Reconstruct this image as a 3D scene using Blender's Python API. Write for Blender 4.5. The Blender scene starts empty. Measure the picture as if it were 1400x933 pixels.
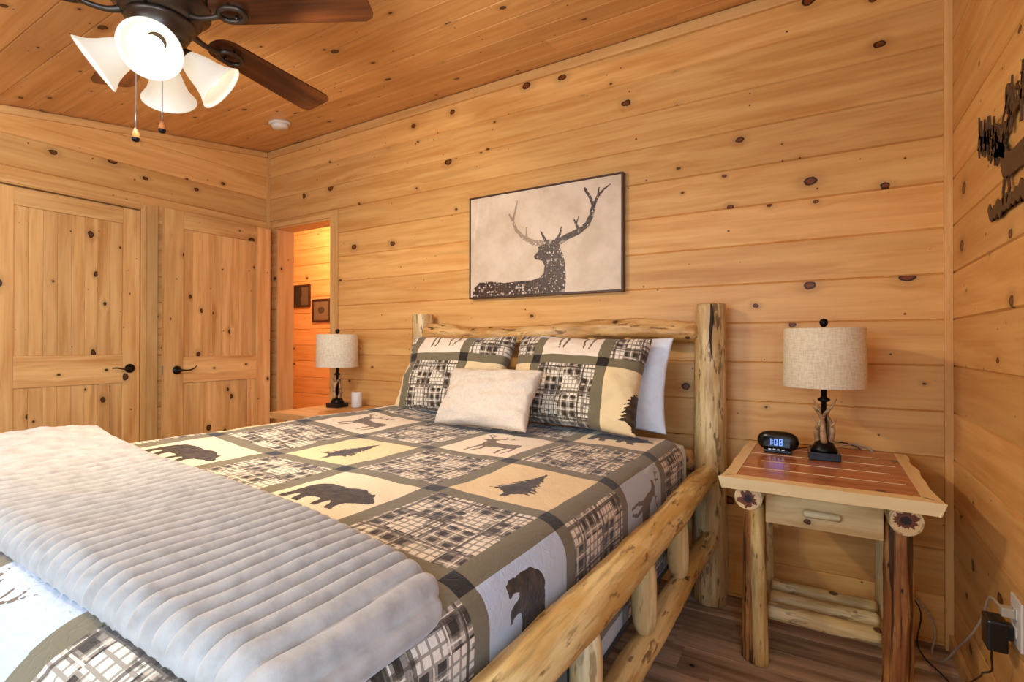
import bpy, bmesh, math, random
import numpy as np
from mathutils import Vector, Matrix, noise as mnoise

C = bpy.context.scene.collection
PI = math.pi
HC = 1.186            # camera height
XL, XR, YB, YF = -3.93, 0.432, 2.60, -1.70
SL = 0.152            # the ceiling rises towards the headboard wall


def zc(y):
    return 2.517 + SL * (y - 0.975)


# ------------------------------------------------------------------ camera
yaw, pitch, roll = [math.radians(a) for a in (31.13, .257, .10)]
fwd = Vector((-math.sin(yaw), math.cos(yaw), 0)); rgt = Vector((math.cos(yaw), math.sin(yaw), 0)); up = Vector((0, 0, 1))
w = fwd * math.cos(pitch) + up * math.sin(pitch); u2 = up * math.cos(pitch) - fwd * math.sin(pitch)
r3 = rgt * math.cos(roll) + u2 * math.sin(roll); u3 = u2 * math.cos(roll) - rgt * math.sin(roll)
cam = bpy.data.cameras.new('camera'); cam.lens = 36 * 703 / 1400; cam.sensor_width = 36; cam.clip_start = .02
co = bpy.data.objects.new('camera', cam); C.objects.link(co)
co.matrix_world = Matrix(((r3.x, u3.x, -w.x, 0), (r3.y, u3.y, -w.y, 0), (r3.z, u3.z, -w.z, HC), (0, 0, 0, 1)))
bpy.context.scene.camera = co

# ------------------------------------------------------------------ world, lights, exposure
world = bpy.data.worlds.new('daylight'); bpy.context.scene.world = world; world.use_nodes = True
bg = world.node_tree.nodes['Background']; bg.inputs[0].default_value = (.62, .78, 1, 1); bg.inputs[1].default_value = 1.0
vs = bpy.context.scene.view_settings
vs.view_transform = 'Standard'; vs.look = 'None'; vs.gamma = 1; vs.use_curve_mapping = False; vs.exposure = 0.24


def area(name, loc, rot, sx, sy, power, col):
    l = bpy.data.lights.new(name, 'AREA'); l.shape = 'RECTANGLE'; l.size = sx; l.size_y = sy; l.energy = power; l.color = col
    o = bpy.data.objects.new(name, l); C.objects.link(o); o.location = loc; o.rotation_euler = rot
    return o


# daylight entering through the two windows behind the camera
area('window_daylight', (-1.15, YF - .02, 1.35), (PI / 2, 0, 0), 1.7, 1.1, 40, (.55, .76, 1))
area('window_daylight', (XR + .02, -.80, 1.38), (PI / 2, 0, PI / 2), 1.0, 1.1, 58, (.38, .64, 1))
BULB = 22.0
HALL = 62.0

# ------------------------------------------------------------------ node helpers
class V:
    def __init__(s, nt, k): s.nt, s.k = nt, k
    def m(s, op, *a, clamp=False):
        n = s.nt.nodes.new('ShaderNodeMath'); n.operation = op; n.use_clamp = clamp
        for i, q in enumerate((s,) + a):
            if isinstance(q, V): s.nt.links.new(q.k, n.inputs[i])
            else: n.inputs[i].default_value = q
        return V(s.nt, n.outputs[0])
    def __add__(s, o): return s.m('ADD', o)
    def __sub__(s, o): return s.m('SUBTRACT', o)
    def __mul__(s, o): return s.m('MULTIPLY', o)
    def __truediv__(s, o): return s.m('DIVIDE', o)
    def lt(s, o): return s.m('LESS_THAN', o)
    def gt(s, o): return s.m('GREATER_THAN', o)
    def fr(s): return s.m('FRACT')
    def fl(s): return s.m('FLOOR')
    def ab(s): return s.m('ABSOLUTE')
    def mx(s, o): return s.m('MAXIMUM', o)
    def mn(s, o): return s.m('MINIMUM', o)
    def inv(s): return V(s.nt, s.k).m('MULTIPLY_ADD', -1.0, 1.0)
    def step(s, a, b):
        n = s.nt.nodes.new('ShaderNodeMapRange'); n.interpolation_type = 'SMOOTHSTEP'
        s.nt.links.new(s.k, n.inputs[0]); n.inputs[1].default_value = a; n.inputs[2].default_value = b
        return V(s.nt, n.outputs[0])


def lin(c):
    return tuple(((x / 255) / 12.92 if x / 255 <= .04045 else ((x / 255 + .055) / 1.055) ** 2.4) for x in c) + (1,)


class M:
    def __init__(s, name, rough=.5, spec=.5):
        s.mat = bpy.data.materials.new(name); s.mat.use_nodes = True; s.nt = s.mat.node_tree
        s.b = s.nt.nodes['Principled BSDF']; s.b.inputs['Roughness'].default_value = rough
        s.b.inputs['Specular IOR Level'].default_value = spec
    def n(s, t, **k):
        n = s.nt.nodes.new(t)
        for a, b in k.items(): setattr(n, a, b)
        return n
    def link(s, a, b): s.nt.links.new(a.k if isinstance(a, V) else a, b)
    def coord(s, kind='Object'):
        t = s.n('ShaderNodeTexCoord'); x = s.n('ShaderNodeSeparateXYZ'); s.link(t.outputs[kind], x.inputs[0])
        return [V(s.nt, x.outputs[i]) for i in range(3)]
    def rnd(s): return V(s.nt, s.n('ShaderNodeObjectInfo').outputs['Random'])
    def comb(s, x, y, z=0.0):
        c = s.n('ShaderNodeCombineXYZ')
        for i, q in enumerate((x, y, z)):
            if isinstance(q, V): s.link(q, c.inputs[i])
            else: c.inputs[i].default_value = q
        return c.outputs[0]
    def noise(s, vec, scale=1.0, detail=3.0, rough=.5, dist=0.0):
        t = s.n('ShaderNodeTexNoise'); s.link(vec, t.inputs['Vector']); t.inputs['Scale'].default_value = scale
        t.inputs['Detail'].default_value = detail; t.inputs['Roughness'].default_value = rough; t.inputs['Distortion'].default_value = dist
        return V(s.nt, t.outputs['Fac'])
    def vor(s, vec, scale, dim='2D', feat='F1', rand=1.0):
        t = s.n('ShaderNodeTexVoronoi'); t.voronoi_dimensions = dim; t.feature = feat
        s.link(vec, t.inputs['Vector']); t.inputs['Scale'].default_value = scale; t.inputs['Randomness'].default_value = rand
        return t
    def mix(s, f, a, b, bt='MIX'):
        t = s.n('ShaderNodeMixRGB', blend_type=bt)
        for i, q in enumerate((f, a, b)):
            if isinstance(q, V): s.link(q, t.inputs[i])
            elif hasattr(q, 'is_linked'): s.link(q, t.inputs[i])
            else: t.inputs[i].default_value = q
        return t.outputs[0]
    def base(s, q):
        if hasattr(q, 'is_linked') or isinstance(q, V): s.link(q, s.b.inputs['Base Color'])
        else: s.b.inputs['Base Color'].default_value = q
        return s
    def bump(s, h, strength=.3, dist=.003):
        t = s.n('ShaderNodeBump'); t.inputs['Strength'].default_value = strength; t.inputs['Distance'].default_value = dist
        s.link(h, t.inputs['Height']); s.link(t.outputs[0], s.b.inputs['Normal'])
    def sep(s, col):
        t = s.n('ShaderNodeSeparateColor'); s.link(col, t.inputs[0]); return [V(s.nt, t.outputs[i]) for i in range(3)]
    def done(s): return s.mat


def plain(name, col, rough=.5, metal=0.0, spec=.5):
    m = M(name, rough, spec); m.base(lin(col)); m.b.inputs['Metallic'].default_value = metal
    x, y, z = m.coord(); nz = m.noise(m.comb(x, y, z), 60, 3)
    m.base(m.mix(nz * .16, lin(col), (0, 0, 0, 1)))
    return m.done()


def boards(name, light, mid, knotc=(70, 36, 14), dens=.30, rough=.42, knot_scale=5.0, grain=1.0, vary=.16, streak=.5):
    """planed knotty pine: local x runs along the grain, local z across the board"""
    m = M(name, rough, .3); x, y, z = m.coord(); r = m.rnd()
    u = x + r * 37.0; v = z + y + r * 23.7
    kt = m.vor(m.comb(u * .72, v), knot_scale)
    kr, kg, kb = m.sep(kt.outputs['Color'])
    kp = m.n('ShaderNodeSeparateXYZ'); m.link(kt.outputs['Position'], kp.inputs[0])
    d = V(m.nt, kt.outputs['Distance'])
    wob = m.noise(m.comb(u, v), 38, 2)
    d = d + (wob - .5) * .07
    has = kr.lt(dens)
    rad = kg * kg * .080 + .029
    kn = (d / rad).step(1.04, .88) * has
    ring = ((d / rad - .85).ab()).step(.34, .10) * has
    halo = (d / rad).step(3.2, .8) * has
    # the grain flows round the knots
    vk = V(m.nt, kp.outputs[1]) / knot_scale if False else V(m.nt, kp.outputs[1])
    v2 = v - (v - vk) * ((d).step(.30, .02) * has) * .75
    wv = m.noise(m.comb(u * .9, v2 * 5.0), 1.0, 2)
    fine = m.noise(m.comb(u * 2.2, v2 * 75.0, wv * 3.0), 1.0, 4, .6)
    broad = m.noise(m.comb(u * 1.1, v2 * 17.0, wv * 4.0), 1.0, 3, .6)
    ringw = ((v2 * 55.0 + wv * 26.0).m('SINE') * .5 + .5)
    g = (broad.step(.32, .72) * .55 + fine.step(.3, .75) * .25 + ringw * .20) * grain
    col = m.mix(g, lin(light), lin(mid))
    dark = m.noise(m.comb(u * .55, v2 * 9.0, 7.0), 1.0, 2).step(.60, .80)
    col = m.mix(dark * (streak * .5), col, lin(tuple(c * .72 for c in mid)))
    col = m.mix(halo * .28, col, lin(tuple(c * .62 for c in mid)))
    col = m.mix(kn * .97, col, m.mix(ring, lin(tuple(min(255, c * 1.45) for c in knotc)), lin(tuple(c * .45 for c in knotc))))
    pt = m.vor(m.comb(u, v), 13.0); p_r, p_g, p_b = m.sep(pt.outputs['Color'])
    pin = (V(m.nt, pt.outputs['Distance']) / (p_g * .05 + .03)).step(1.1, .6) * p_r.lt(dens * .22)
    col = m.mix(pin * .85, col, lin(tuple(c * .7 for c in knotc)))
    tone = r * vary - vary * .5
    hs = m.n('ShaderNodeHueSaturation'); m.link(col, hs.inputs['Color']); m.link(tone + 1.0, hs.inputs['Value'])
    m.base(hs.outputs[0])
    m.bump(g * .4 - kn, .25, .0012)
    return m.done()


def logmat(name, light, mid, dark, streaks=.5, dens=.35, rough=.45, rag=.0):
    """peeled log: local x runs along the log"""
    m = M(name, rough, .45); x, y, z = m.coord(); r = m.rnd() * 17.0
    P = m.comb(x * 2.4 + r, y * 15.0, z * 15.0)
    n1 = m.noise(P, 1.0, 4, .6); n2 = m.noise(m.comb(x * 5.0 + r, y * 60.0, z * 60.0), 1.0, 4, .65)
    n3 = m.noise(m.comb(x * 7.0 + r, y * 30.0, z * 30.0), 1.0, 3, .6)
    col = m.mix(n1.step(.40, .60), lin(light), lin(mid))
    n4 = m.noise(m.comb(x * 16.0 + r, y * 70.0, z * 70.0), 1.0, 3, .6)
    col = m.mix(n3.step(.57, .63) * n4.step(.36, .52) * streaks, col, lin(dark))
    col = m.mix(n2.step(.45, .75) * streaks, col, lin(tuple(c * .8 for c in mid)))
    kt = m.vor(m.comb(x * .8 + r, y, z), 11.0, '3D'); kr, kg, kb = m.sep(kt.outputs['Color'])
    d = V(m.nt, kt.outputs['Distance']) + (n2 - .5) * .08
    kn = (d / (kg * .11 + .06)).step(1.1, .75) * kr.lt(dens)
    col = m.mix(kn * .9, col, lin((62, 36, 20)))
    if rag:
        n5 = m.noise(m.comb(x * 1.6 + r, y * 48.0, z * 48.0), 1.0, 2, .5)
        col = m.mix(n5.step(.53, .60) * .8, col, lin(dark))
    m.base(col); m.bump(n2 * .6 + n1 - kn * .5 + n3 * rag, .45, .004)
    return m.done()


PINE = boards('knotty_pine', (236, 187, 115), (208, 145, 74), (82, 40, 14), dens=.42, vary=.25, streak=.9)
PINE_CEIL = boards('ceiling_pine', (232, 182, 116), (200, 140, 78), (66, 34, 14), dens=.42, vary=.22)
PINE_DOOR = boards('door_pine', (236, 192, 124), (194, 134, 70), (60, 34, 14), dens=.44, knot_scale=5.5, grain=1.0, vary=.24, streak=.9)
PINE_TRIM = boards('trim_pine', (234, 188, 120), (208, 150, 84), dens=.10)
PINE_HALL = boards('hall_pine', (228, 170, 104), (204, 138, 72), (66, 30, 12), dens=.38)
FLOOR = boards('dark_floor', (222, 194, 164), (104, 78, 58), (34, 24, 16), dens=.14, rough=.38, vary=.5, streak=1.0)
LOGM = logmat('peeled_pine_log', (238, 214, 150), (212, 172, 100), (104, 68, 38), .8)
LOGPOST = logmat('post_log', (232, 206, 150), (200, 162, 104), (96, 66, 42), .85)
LOGHEAD = logmat('headboard_log', (232, 190, 124), (196, 142, 76), (78, 46, 24), .9, .8)
LOGPALE = logmat('pale_log', (240, 222, 170), (218, 188, 126), (112, 74, 42), .6, .45)
CEDAR = logmat('rough_cedar', (214, 156, 86), (150, 92, 46), (40, 24, 14), 1.0, .1, .6, 1.5)
CEDARHALF = logmat('half_peeled_cedar', (222, 182, 112), (186, 130, 72), (84, 52, 30), .8, .2, .55, .6)
SLAB = boards('pale_slab', (250, 228, 178), (234, 200, 140), dens=.12, vary=.05)
REDCEDAR = boards('red_cedar', (206, 132, 78), (156, 86, 46), (56, 26, 14), dens=.25, rough=.22, vary=.34)
DRAWERW = boards('drawer_pine', (250, 224, 164), (200, 152, 86), dens=.25, vary=.05)
WALNUT = boards('walnut_blade', (112, 60, 28), (40, 20, 10), dens=.0, rough=.32, vary=.1, streak=1.0)
BLACK = plain('black_metal', (24, 22, 22), .35, .6)
BRONZE = plain('oiled_bronze', (84, 72, 60), .38, .85)
BLACKP = plain('black_plastic', (16, 17, 19), .25)
WHITEP = plain('white_plastic', (232, 228, 218), .4)
RUST = plain('rusted_steel', (92, 66, 42), .6, .2)
FRAME = plain('dark_picture_frame', (74, 46, 30), .45)
SHEET = plain('pale_blue_cotton', (236, 244, 252), .85)
GREYF = plain('grey_fabric', (84, 90, 96), .9)
CORDW = plain('clear_grey_cord', (186, 176, 158), .4)
ANTLER = logmat('antler', (196, 160, 116), (150, 112, 74), (66, 44, 28), .8, .0, .5)
STEEL = plain('steel', (190, 190, 190), .3, .9)


def fabric(name, col, col2, scale=350, rough=.9):
    m = M(name, rough, .2); x, y, z = m.coord()
    a = m.noise(m.comb(x * .35, y * .35, z * 2.6), scale * .35, 2); b = m.noise(m.comb(x * 2, y * 2, z * .3), scale * .3, 2)
    big = m.noise(m.comb(x, y, z), 9, 2)
    m.base(m.mix((a * b * 4).step(.55, 1.5) * .6 + big * .25, lin(col), lin(col2))); m.bump(a + b, .35, .0015)
    return m.done()


LINEN = fabric('linen_shade', (240, 228, 200), (208, 190, 156))
CREAM = fabric('cream_velvet', (226, 212, 192), (206, 190, 168), 500)


# ------------------------------------------------------------------ object helpers
def link(name, me, mat, parent=None, loc=(0, 0, 0), rot=(0, 0, 0)):
    o = bpy.data.objects.new(name, me); C.objects.link(o)
    if mat is not None and not me.materials: me.materials.append(mat)
    o.location = loc; o.rotation_euler = rot
    if parent is not None: o.parent = parent
    return o


def mesh(name, vs, fs, smooth=False):
    me = bpy.data.meshes.new(name); me.from_pydata([tuple(v) for v in vs], [], [tuple(f) for f in fs]); me.update()
    if smooth: me.polygons.foreach_set('use_smooth', [True] * len(me.polygons))
    return me


def bmm(name, bm, smooth=False):
    bmesh.ops.recalc_face_normals(bm, faces=bm.faces[:])
    me = bpy.data.meshes.new(name); bm.to_mesh(me); bm.free()
    if smooth: me.polygons.foreach_set('use_smooth', [True] * len(me.polygons))
    return me


def thing(name, label, cat, loc=(0, 0, 0), rz=0.0, group=None):
    o = bpy.data.objects.new(name, None); C.objects.link(o); o.empty_display_size = .05
    o.location = loc; o.rotation_euler = (0, 0, rz); o['label'] = label; o['category'] = cat
    if group: o['group'] = group
    return o


def tag(o, label, cat, group=None, kind=None):
    o['label'] = label; o['category'] = cat
    if group: o['group'] = group
    if kind: o['kind'] = kind
    return o


def struct(o): o['kind'] = 'structure'; return o


def bx(bm, x0, x1, y0, y1, z0, z1, bev=0.0):
    g = bmesh.ops.create_cube(bm, size=1, matrix=Matrix.Translation(((x0 + x1) / 2, (y0 + y1) / 2, (z0 + z1) / 2)) @ Matrix.Diagonal((x1 - x0, y1 - y0, z1 - z0, 1)))
    if bev:
        es = list({e for v in g['verts'] for e in v.link_edges})
        bmesh.ops.bevel(bm, geom=es, offset=bev, segments=2, profile=.6, affect='EDGES')


def box(name, mat, parent, x0, x1, y0, y1, z0, z1, bev=0.0, loc=(0, 0, 0), rot=(0, 0, 0)):
    bm = bmesh.new(); bx(bm, x0, x1, y0, y1, z0, z1, bev)
    return link(name, bmm(name, bm), mat, parent, loc, rot)


def lathe(prof, seg=32, cap=True):
    vs, fs = [], []
    for (r, z) in prof:
        for k in range(seg):
            a = 2 * PI * k / seg; vs.append((r * math.cos(a), r * math.sin(a), z))
    for i in range(len(prof) - 1):
        for k in range(seg):
            k2 = (k + 1) % seg; fs.append((i * seg + k, i * seg + k2, (i + 1) * seg + k2, (i + 1) * seg + k))
    if cap:
        if prof[0][0] > 1e-4: fs.append(tuple(range(seg))[::-1])
        if prof[-1][0] > 1e-4: fs.append(tuple(range((len(prof) - 1) * seg, len(prof) * seg)))
    return vs, fs


def lathe_obj(name, prof, mat, parent, loc=(0, 0, 0), rot=(0, 0, 0), seg=32, cap=True):
    vs, fs = lathe(prof, seg, cap)
    o = link(name, mesh(name, vs, fs, True), mat, parent, loc, rot)
    return o


def smooth_pts(pts, n):
    P = [Vector(p) for p in pts]; out = []
    Q = [P[0] * 2 - P[1]] + P + [P[-1] * 2 - P[-2]]
    for i in range(len(P) - 1):
        a, b, c, d = Q[i:i + 4]
        for k in range(n):
            t = k / n
            out.append(.5 * ((2 * b) + (c - a) * t + (2 * a - 5 * b + 4 * c - d) * t * t + (-a + 3 * b - 3 * c + d) * t ** 3))
    out.append(P[-1]); return out


def tube(pts, rad, seg=8, closed=False, sub=4):
    """pts smoothed by a spline; rad a number or list per control point"""
    if closed: P = [Vector(p) for p in pts]; R = [rad] * len(P)
    else:
        P = smooth_pts(pts, sub)
        if isinstance(rad, (int, float)): R = [rad] * len(P)
        else:
            R = []
            for i in range(len(rad) - 1): R += [rad[i] + (rad[i + 1] - rad[i]) * k / sub for k in range(sub)]
            R.append(rad[-1])
    n = len(P); vs, fs = [], []
    ref = Vector((0, 0, 1))
    t0 = (P[1] - P[0]).normalized()
    if abs(t0.dot(ref)) > .9: ref = Vector((1, 0, 0))
    side = t0.cross(ref).normalized()
    for i in range(n):
        if closed: t = (P[(i + 1) % n] - P[i - 1]).normalized()
        else: t = (P[min(i + 1, n - 1)] - P[max(i - 1, 0)]).normalized()
        side = (side - t * side.dot(t)).normalized(); b = t.cross(side)
        for k in range(seg):
            a = 2 * PI * k / seg; vs.append(P[i] + (side * math.cos(a) + b * math.sin(a)) * R[i])
    for i in range(n if closed else n - 1):
        j = (i + 1) % n
        for k in range(seg):
            k2 = (k + 1) % seg; fs.append((i * seg + k, i * seg + k2, j * seg + k2, j * seg + k))
    if not closed: fs.append(tuple(range(seg))[::-1]); fs.append(tuple(range((n - 1) * seg, n * seg)))
    return vs, fs


def join(parts):
    V_, F_ = [], []
    for vs, fs in parts:
        o = len(V_); V_ += list(vs); F_ += [tuple(i + o for i in f) for f in fs]
    return V_, F_


def tube_obj(name, pts, rad, mat, parent=None, seg=8, sub=4, closed=False):
    vs, fs = tube(pts, rad, seg, closed, sub)
    return link(name, mesh(name, vs, fs, True), mat, parent)


def logmesh(name, L, r0, r1, seed=0, lump=.07, bend=.01, seg=22, rings=34, e0=.5, e1=.5, burls=5, ridge=0.0, taper=0.0):
    """a natural log along +x, from 0 to L, hand-peeled and uneven; e0/e1 how rounded the ends are"""
    rs = random.Random(seed); vs, fs = [], []
    bl = [(rs.uniform(.06, .94) * L, rs.uniform(0, 2 * PI), rs.uniform(.10, .22)) for _ in range(burls)]
    xs = [0.0]
    ts = [0, .1, .35, .7] + [1 + i for i in range(rings)] + [rings + .3, rings + .65, rings + .9, rings + 1]
    prof = []
    rr = max(r0, r1)
    for i in range(8):                       # rounded first end
        a = i / 7 * PI / 2; prof.append(((1 - math.cos(a)) * rr * e0, .25 * (1 - e0) + (1 - .25 * (1 - e0)) * math.sin(a) if e0 > 0 else .999))
    A = prof[:]; B = []
    for i in range(8):
        a = i / 7 * PI / 2; B.append((L - (1 - math.cos(a)) * rr * e1, math.sin(a)))
    B = B[::-1]
    mid = [(A[-1][0] + (B[0][0] - A[-1][0]) * i / rings, 1.0) for i in range(1, rings)]
    allp = [(A[i][0], math.sin(i / 7 * PI / 2)) for i in range(8)] + mid + B
    for (x, s) in allp:
        t = x / L; R = (r0 + (r1 - r0) * t) * (.30 + .70 * s if (e0 < .2 and x < L / 2) or (e1 < .2 and x > L / 2) else max(s, .02))
        R *= 1 - taper * abs(2 * t - 1) ** 3
        cy = bend * mnoise.noise(Vector((x * 1.6 + seed * 3.1, 2.2, 0))); cz = bend * mnoise.noise(Vector((x * 1.6 + seed * 3.1, 9.2, 4)))
        for k in range(seg):
            a = 2 * PI * k / seg; d = Vector((x * 5 + seed * 7.7, math.cos(a) * .9, math.sin(a) * .9))
            q = 1 + lump * mnoise.noise(d) + lump * .5 * mnoise.noise(d * 2.7)
            if ridge: q += ridge * (mnoise.noise(Vector((x * 2.2 + seed, math.cos(a) * 5.5, math.sin(a) * 5.5))) + .5 * mnoise.noise(Vector((x * 4 + seed, math.cos(a) * 11, math.sin(a) * 11))))
            for bxx, ba, bh in bl:
                dd = ((x - bxx) / (rr * .55)) ** 2 + ((1 - math.cos(a - ba)) * 5) ** 1
                q += bh * .5 * math.exp(-dd)
            vs.append((x, cy + R * q * math.cos(a), cz + R * q * math.sin(a)))
    n = len(allp)
    for i in range(n - 1):
        for k in range(seg):
            k2 = (k + 1) % seg; fs.append((i * seg + k, i * seg + k2, (i + 1) * seg + k2, (i + 1) * seg + k))
    fs.append(tuple(range(seg))[::-1]); fs.append(tuple(range((n - 1) * seg, n * seg)))
    me = mesh(name, vs, fs, True)
    me.polygons[len(me.polygons) - 1].use_smooth = False; me.polygons[len(me.polygons) - 2].use_smooth = False
    return me


AX = {'x': (0, 0, 0), 'y': (0, 0, PI / 2), 'z': (0, -PI / 2, 0), '-y': (0, 0, -PI / 2)}


def log(name, mat, parent, loc, L, r0, r1, ax='x', seed=0, **k):
    return link(name, logmesh(name, L, r0, r1, seed, **k), mat, parent, loc, AX[ax] if isinstance(ax, str) else ax)


# ------------------------------------------------------------------ planks
_pk = {}


def plank_mesh(L, W, t=.018, g=.0045, clip=None, key=None):
    k = (round(L, 3), round(W, 3), t, g)
    if clip is None and k in _pk: return _pk[k]
    prof = [(g * 1.6, 0), (0, g), (0, W - g), (g * 1.6, W), (t, W), (t, 0)]
    bm = bmesh.new()
    a = [bm.verts.new((0, y, z)) for y, z in prof]; b = [bm.verts.new((L, y, z)) for y, z in prof]
    for i in range(6):
        j = (i + 1) % 6; bm.faces.new((a[i], a[j], b[j], b[i]))
    bm.faces.new(a[::-1]); bm.faces.new(b)
    if clip is not None:
        co_, no_ = clip
        r = bmesh.ops.bisect_plane(bm, geom=bm.verts[:] + bm.edges[:] + bm.faces[:], plane_co=co_, plane_no=no_, clear_outer=True)
        ed = [e for e in r['geom_cut'] if isinstance(e, bmesh.types.BMEdge)]
        if ed:
            try: bmesh.ops.edgenet_fill(bm, edges=ed)
            except Exception: pass
        if not bm.verts: bm.free(); return None
    me = bmm('plank', bm)
    if clip is None: _pk[k] = me
    return me


PK = .1807
ROWS = [.017 + PK * k for k in range(-1, 17)]


def wall_planks(parent, org, rz, u0, u1, ztop_at, mat, holes=(), t=.018, rows=ROWS, zmin=0.0, splits=None):
    """boards along local x; ztop_at(u) gives the height of the ceiling; slope from its two ends"""
    pieces = []
    for i, z in enumerate(rows):
        za, zb = max(z, zmin), z + PK
        if zb <= zmin + .01: continue
        segs = [(u0, u1, za, zb)]
        for (ha, hb, hz0, hz1) in holes:
            ns = []
            for (a, b, c, d) in segs:
                if b <= ha or a >= hb or d <= hz0 or c >= hz1: ns.append((a, b, c, d)); continue
                if a < ha: ns.append((a, ha, c, d))
                if b > hb: ns.append((hb, b, c, d))
                m0, m1 = max(a, ha), min(b, hb)
                if d > hz1 + .004: ns.append((m0, m1, hz1, d))
                if c < hz0 - .004: ns.append((m0, m1, c, hz0))
            segs = ns
        pieces += segs
    T0, T1 = ztop_at(u0), ztop_at(u1); sl = (T1 - T0) / (u1 - u0)
    for (a, b, c, d) in pieces:
        hi = max(ztop_at(a), ztop_at(b)); lo = min(ztop_at(a), ztop_at(b))
        if c >= hi - .004 or b - a < .01: continue
        if d <= lo: me = plank_mesh(b - a, d - c, t)
        else:
            me = plank_mesh(b - a, d - c, t, clip=((0, 0, ztop_at(a) - c), Vector((-sl, 0, 1)).normalized()))
            if me is None: continue
        R = Matrix.Rotation(rz, 3, 'Z'); p = Vector(org) + R @ Vector((a, 0, c))
        link('plank', me, mat, parent, p, (0, 0, rz))


def slab(name, mat, boxes):
    bm = bmesh.new()
    for b in boxes: bx(bm, *b)
    return struct(link(name, bmm(name, bm), mat))


BACKING = PINE_TRIM
DX0, DX1, DZ = -3.82, -3.14, 2.13          # doorway in the headboard wall
ZT = zc(YB) + .06
wb = slab('wall_back', BACKING, [(XL - .2, DX0, YB + .018, YB + .14, 0, 2.9), (DX1, XR + .2, YB + .018, YB + .14, 0, 2.9), (DX0, DX1, YB + .018, YB + .14, DZ, 2.9)])
wall_planks(wb, (0, YB, 0), 0, XL, XR, lambda u: zc(YB), PINE, holes=[(DX0, DX1, 0, DZ)])
wl = slab('wall_left', BACKING, [(XL - .16, XL - .045, YF, YB + .018, 0, 2.9)])
CY0, CY1, CZ = .915, 1.668, 2.082
wall_planks(wl, (XL, 0, 0), PI / 2, YF, YB, zc, PINE, holes=[(CY0, CY1, 0, CZ)])
WR = (-1.30, -.30, .85, 1.95)
wr = slab('wall_right', BACKING, [(XR + .018, XR + .12, WR[1], YB + .018, 0, 2.9), (XR + .018, XR + .12, YF, WR[0], 0, 2.9), (XR + .018, XR + .12, WR[0], WR[1], 0, WR[2]), (XR + .018, XR + .12, WR[0], WR[1], WR[3], 2.9)])
wall_planks(wr, (XR, 0, 0), -PI / 2, -YB, -YF, lambda u: zc(-u), PINE, holes=[(-WR[1], -WR[0], WR[2], WR[3])])
WF = (-2.0, -.3, .8, 1.9)
wf = slab('wall_front', BACKING, [(XL - .16, WF[0], YF - .12, YF - .018, 0, 2.6), (WF[1], XR + .12, YF - .12, YF - .018, 0, 2.6), (WF[0], WF[1], YF - .12, YF - .018, 0, WF[2]), (WF[0], WF[1], YF - .12, YF - .018, WF[3], 2.6)])
wall_planks(wf, (0, YF, 0), PI, -XR, -XL, lambda u: zc(YF), PINE, holes=[(-WF[1], -WF[0], WF[2], WF[3])])


def window(name, rz, org, a, b, z0, z1):
    bm = bmesh.new()
    for q in ((a - .07, b + .07, -.02, -.001, z1, z1 + .07), (a - .07, b + .07, -.03, -.001, z0 - .07, z0), (a - .07, a, -.02, -.001, z0, z1), (b, b + .07, -.02, -.001, z0, z1)): bx(bm, *q)
    o = struct(link(name, bmm(name, bm), PINE_TRIM, None, org, (0, 0, rz)))
    bm = bmesh.new()
    for q in ((a, b, .05, .08, z0, z0 + .03), (a, b, .05, .08, z1 - .03, z1), (a, a + .03, .05, .08, z0, z1), (b - .03, b, .05, .08, z0, z1), ((a + b) / 2 - .02, (a + b) / 2 + .02, .05, .08, z0, z1)): bx(bm, *q)
    link('window_frame', bmm('window_frame', bm), WHITEP, o)


window('window_1', PI, (0, YF, 0), -WF[1], -WF[0], WF[2], WF[3])
window('window_2', -PI / 2, (XR, 0, 0), -WR[1], -WR[0], WR[2], WR[3])

# ceiling of boards running parallel to the headboard wall
al = math.atan(SL)
Ys, Ye = YB + .02, YF - .02
bm = bmesh.new()
q = [(XL - .16, Ys + .13, zc(Ys + .13) + .02), (XR + .14, Ys + .13, zc(Ys + .13) + .02), (XR + .14, Ye - .1, zc(Ye - .1) + .02), (XL - .16, Ye - .1, zc(Ye - .1) + .02)]
lo = [bm.verts.new(p) for p in q]; hi = [bm.verts.new((p[0], p[1], p[2] + .1)) for p in q]
bm.faces.new(lo); bm.faces.new(hi)
for i in range(4): bm.faces.new((lo[i], lo[(i + 1) % 4], hi[(i + 1) % 4], hi[i]))
ceil = struct(link('ceiling', bmm('ceiling', bm), BACKING))
rs = random.Random(5); s = 0.0; CW = .155
while s < (Ys - Ye) / math.cos(al) - .02:
    y = Ys - s * math.cos(al); cut = rs.choice([None, -2.9, -1.2, -2.2, -.6, -3.3, None])
    for a, b in ([(XL, XR)] if cut is None else [(XL, cut), (cut, XR)]):
        link('plank', plank_mesh(b - a, CW, .018, .004), PINE_CEIL, ceil, (a, y, zc(y)), (PI / 2 + al, 0, 0))
    s += CW

# floor of dark boards
fl_ = slab('floor', FLOOR, [(XL - .16, XR + .12, YF - .12, YB + .02, -.08, -.012)])
y = YF - .02; k = 0
rs = random.Random(11)
while y < YB + .018:
    x = XL - .02 - rs.uniform(0, .9)
    wdt = min(.152, YB + .018 - y)
    while x < XR + .01:
        a = max(x, XL - .02); b = min(x + 1.22, XR + .015)
        if b - a > .02: link('plank', plank_mesh(b - a, wdt, .012, .0012), FLOOR, fl_, (a, y, 0), (-PI / 2, 0, 0))
        x += 1.22
    y += .152

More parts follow.
